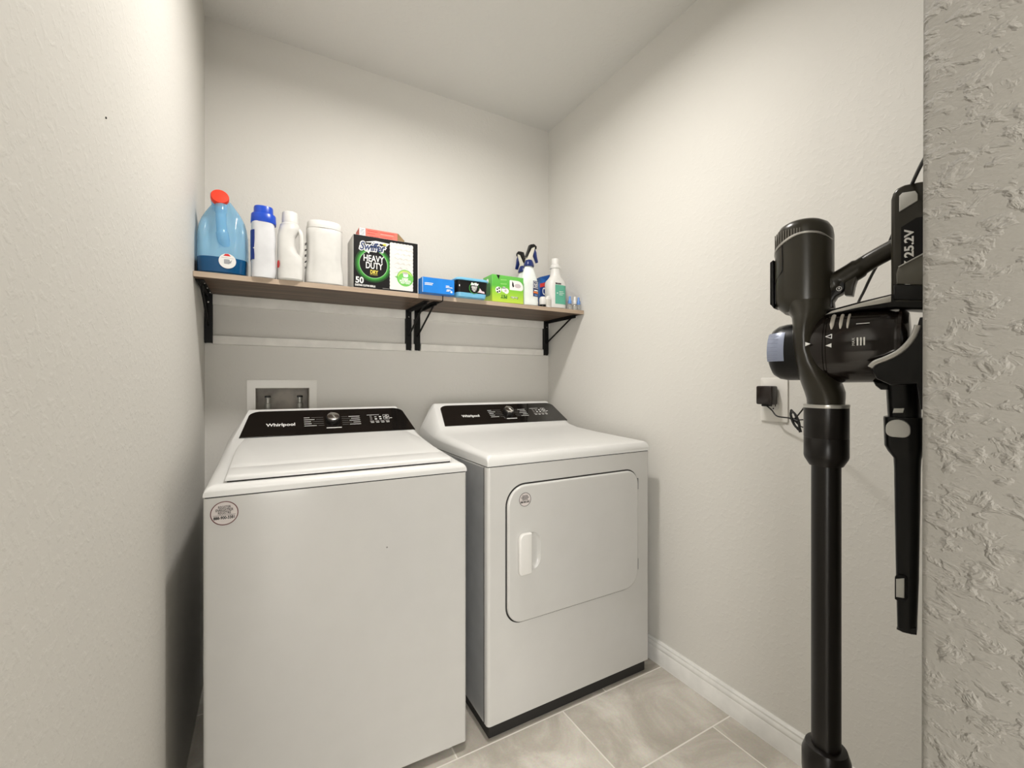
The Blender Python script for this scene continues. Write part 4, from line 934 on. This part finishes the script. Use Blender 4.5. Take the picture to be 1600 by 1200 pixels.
bm = B(); tube(bm, [(V(1404, 417.5, .025)[0], -.0262, V(1404, 417.5, .025)[1]), (V(1445, 395.5, .025)[0], -.0262, V(1445, 395.5, .025)[1])], .0009, 6); obj('latch_edge', bm, M_SILVER, cl)
bm = B(); prism(bm, VP((1398, 448), (1470, 448), (1470, 474), (1398, 472)), .006, .0235, VF, bev=.004); prism(bm, VP((1416, 446.5), (1424, 446.5), (1424, 449), (1416, 449)), .0236, .0242, VF, mi=1); obj('battery_foot', bm, [M_VBLACK, M_INK], bt)

dock = thing('vacuum_wall_dock', 'black wall dock with a silver curved edge holding the vacuum', 'wall dock', (VO.x+VU.x*.186, VO.y+VU.y*.186, 1.12), VRZ)
DM = Matrix.Translation((-.186, 0, -1.12))
DF = DM @ front()
bm = B(); prism(bm, VP((1360, 575), (1366, 567), (1384, 560), (1404, 550), (1421, 535), (1431, 518), (1437, 496), (1475, 490), (1475, 640), (1438, 640), (1432, 600), (1392, 602), (1370, 592), w=.052), .030, .054, DF, bev=.003)
box(bm, (.04+0-.04+.0-.004, -.03, -.10), (.004, .03, .22)); dk = obj('dock_arm', bm, M_VBLACK, dock)
bm = B(); tube(bm, smooth_path([(V(a, b, .054)[0], -.0545, V(a, b, .054)[1]) for a, b in ((1360, 574), (1367, 567), (1385, 560), (1403, 551), (1418, 538), (1428, 524), (1434, 508))], 4), .0033, 8, 0, M=DM, sx=.6); obj('silver_edge', bm, M_SILVER, dk, label='curved silver edge strip')
bm = B(); loft(bm, [[tuple(DM @ Vector(p)) for p in sec(*s)] for s in ((588, 1381, 1440, .022), (600, 1384, 1440, .021), (620, 1385, 1440, .020), (651, 1387, 1440, .019))]); hl = obj('tool_holder', bm, M_VBLACK, dock)
bm = B(); prism(bm, VP((1397, 644), (1399, 637), (1415, 637), (1413, 644)), .0185, .0215, DF, bev=.0006, seg=1); obj('holder_latch', bm, M_BTN, hl)
bm = B(); prism(bm, VP((1366, 596), (1392, 598), (1390, 609), (1378, 609), (1370, 603)), -.01, .016, DF, bev=.003); obj('holder_bump', bm, M_VBLACK, hl)
ct = thing('crevice_tool', 'long narrow black crevice tool hanging from the wall dock', 'vacuum attachment', (VO.x+VU.x*V(1417, 700)[0], VO.y+VU.y*V(1417, 700)[0], V(1417, 985)[1]), VRZ)
CO = (-V(1417, 700)[0], 0, -V(1417, 985)[1]); CM = Matrix.Translation(CO)
bm = B(); loft(bm, [[tuple(CM @ Vector(p)) for p in sec(*s, 2.8)] for s in ((650, 1381, 1445, .024), (652, 1380.5, 1445, .0245), (694, 1382, 1445, .023), (703, 1387, 1443, .020), (714, 1396, 1440, .016), (730, 1397, 1439, .0150), (800, 1398, 1438, .0140), (900, 1400, 1436, .0130), (978, 1402, 1433, .0120))]); cb_ = obj('tool_body', bm, M_VBLACK, ct)
bm = B(); prism(bm, VP((1402, 977), (1433, 977), (1433, 987), (1425, 986), (1412, 983), (1402, 978)), -.0118, .0118, CM @ front(), bev=.0005, seg=1); obj('tool_tip', bm, M_VBLACK, ct)
bm = B(); u, z = V(1403, 669.5, .025); prism(bm, [(u+x, z+y) for x, y in rrect(-.0125, -.012, .0125, .012, [.008, .008, .012, .012])], .0215, .0265, CM @ front(), bev=.002); obj('release_button', bm, M_BTN, ct, label='round pale grey button')
bm = B(); prism(bm, VP((1398, 936), (1398, 902), (1401, 898), (1415, 900), (1418, 904), (1418, 934), (1415, 938), (1401, 938), w=.015), .010, .0155, CM @ front(), bev=.001); obj('switch_bezel', bm, M_BLACKINK, ct)
bm = B(); prism(bm, VP((1400, 933), (1400, 905), (1413, 904), (1413, 935), w=.018), .0155, .0180, CM @ front(), bev=.001); obj('tool_switch', bm, M_BTN, ct, label='pale grey slide switch')
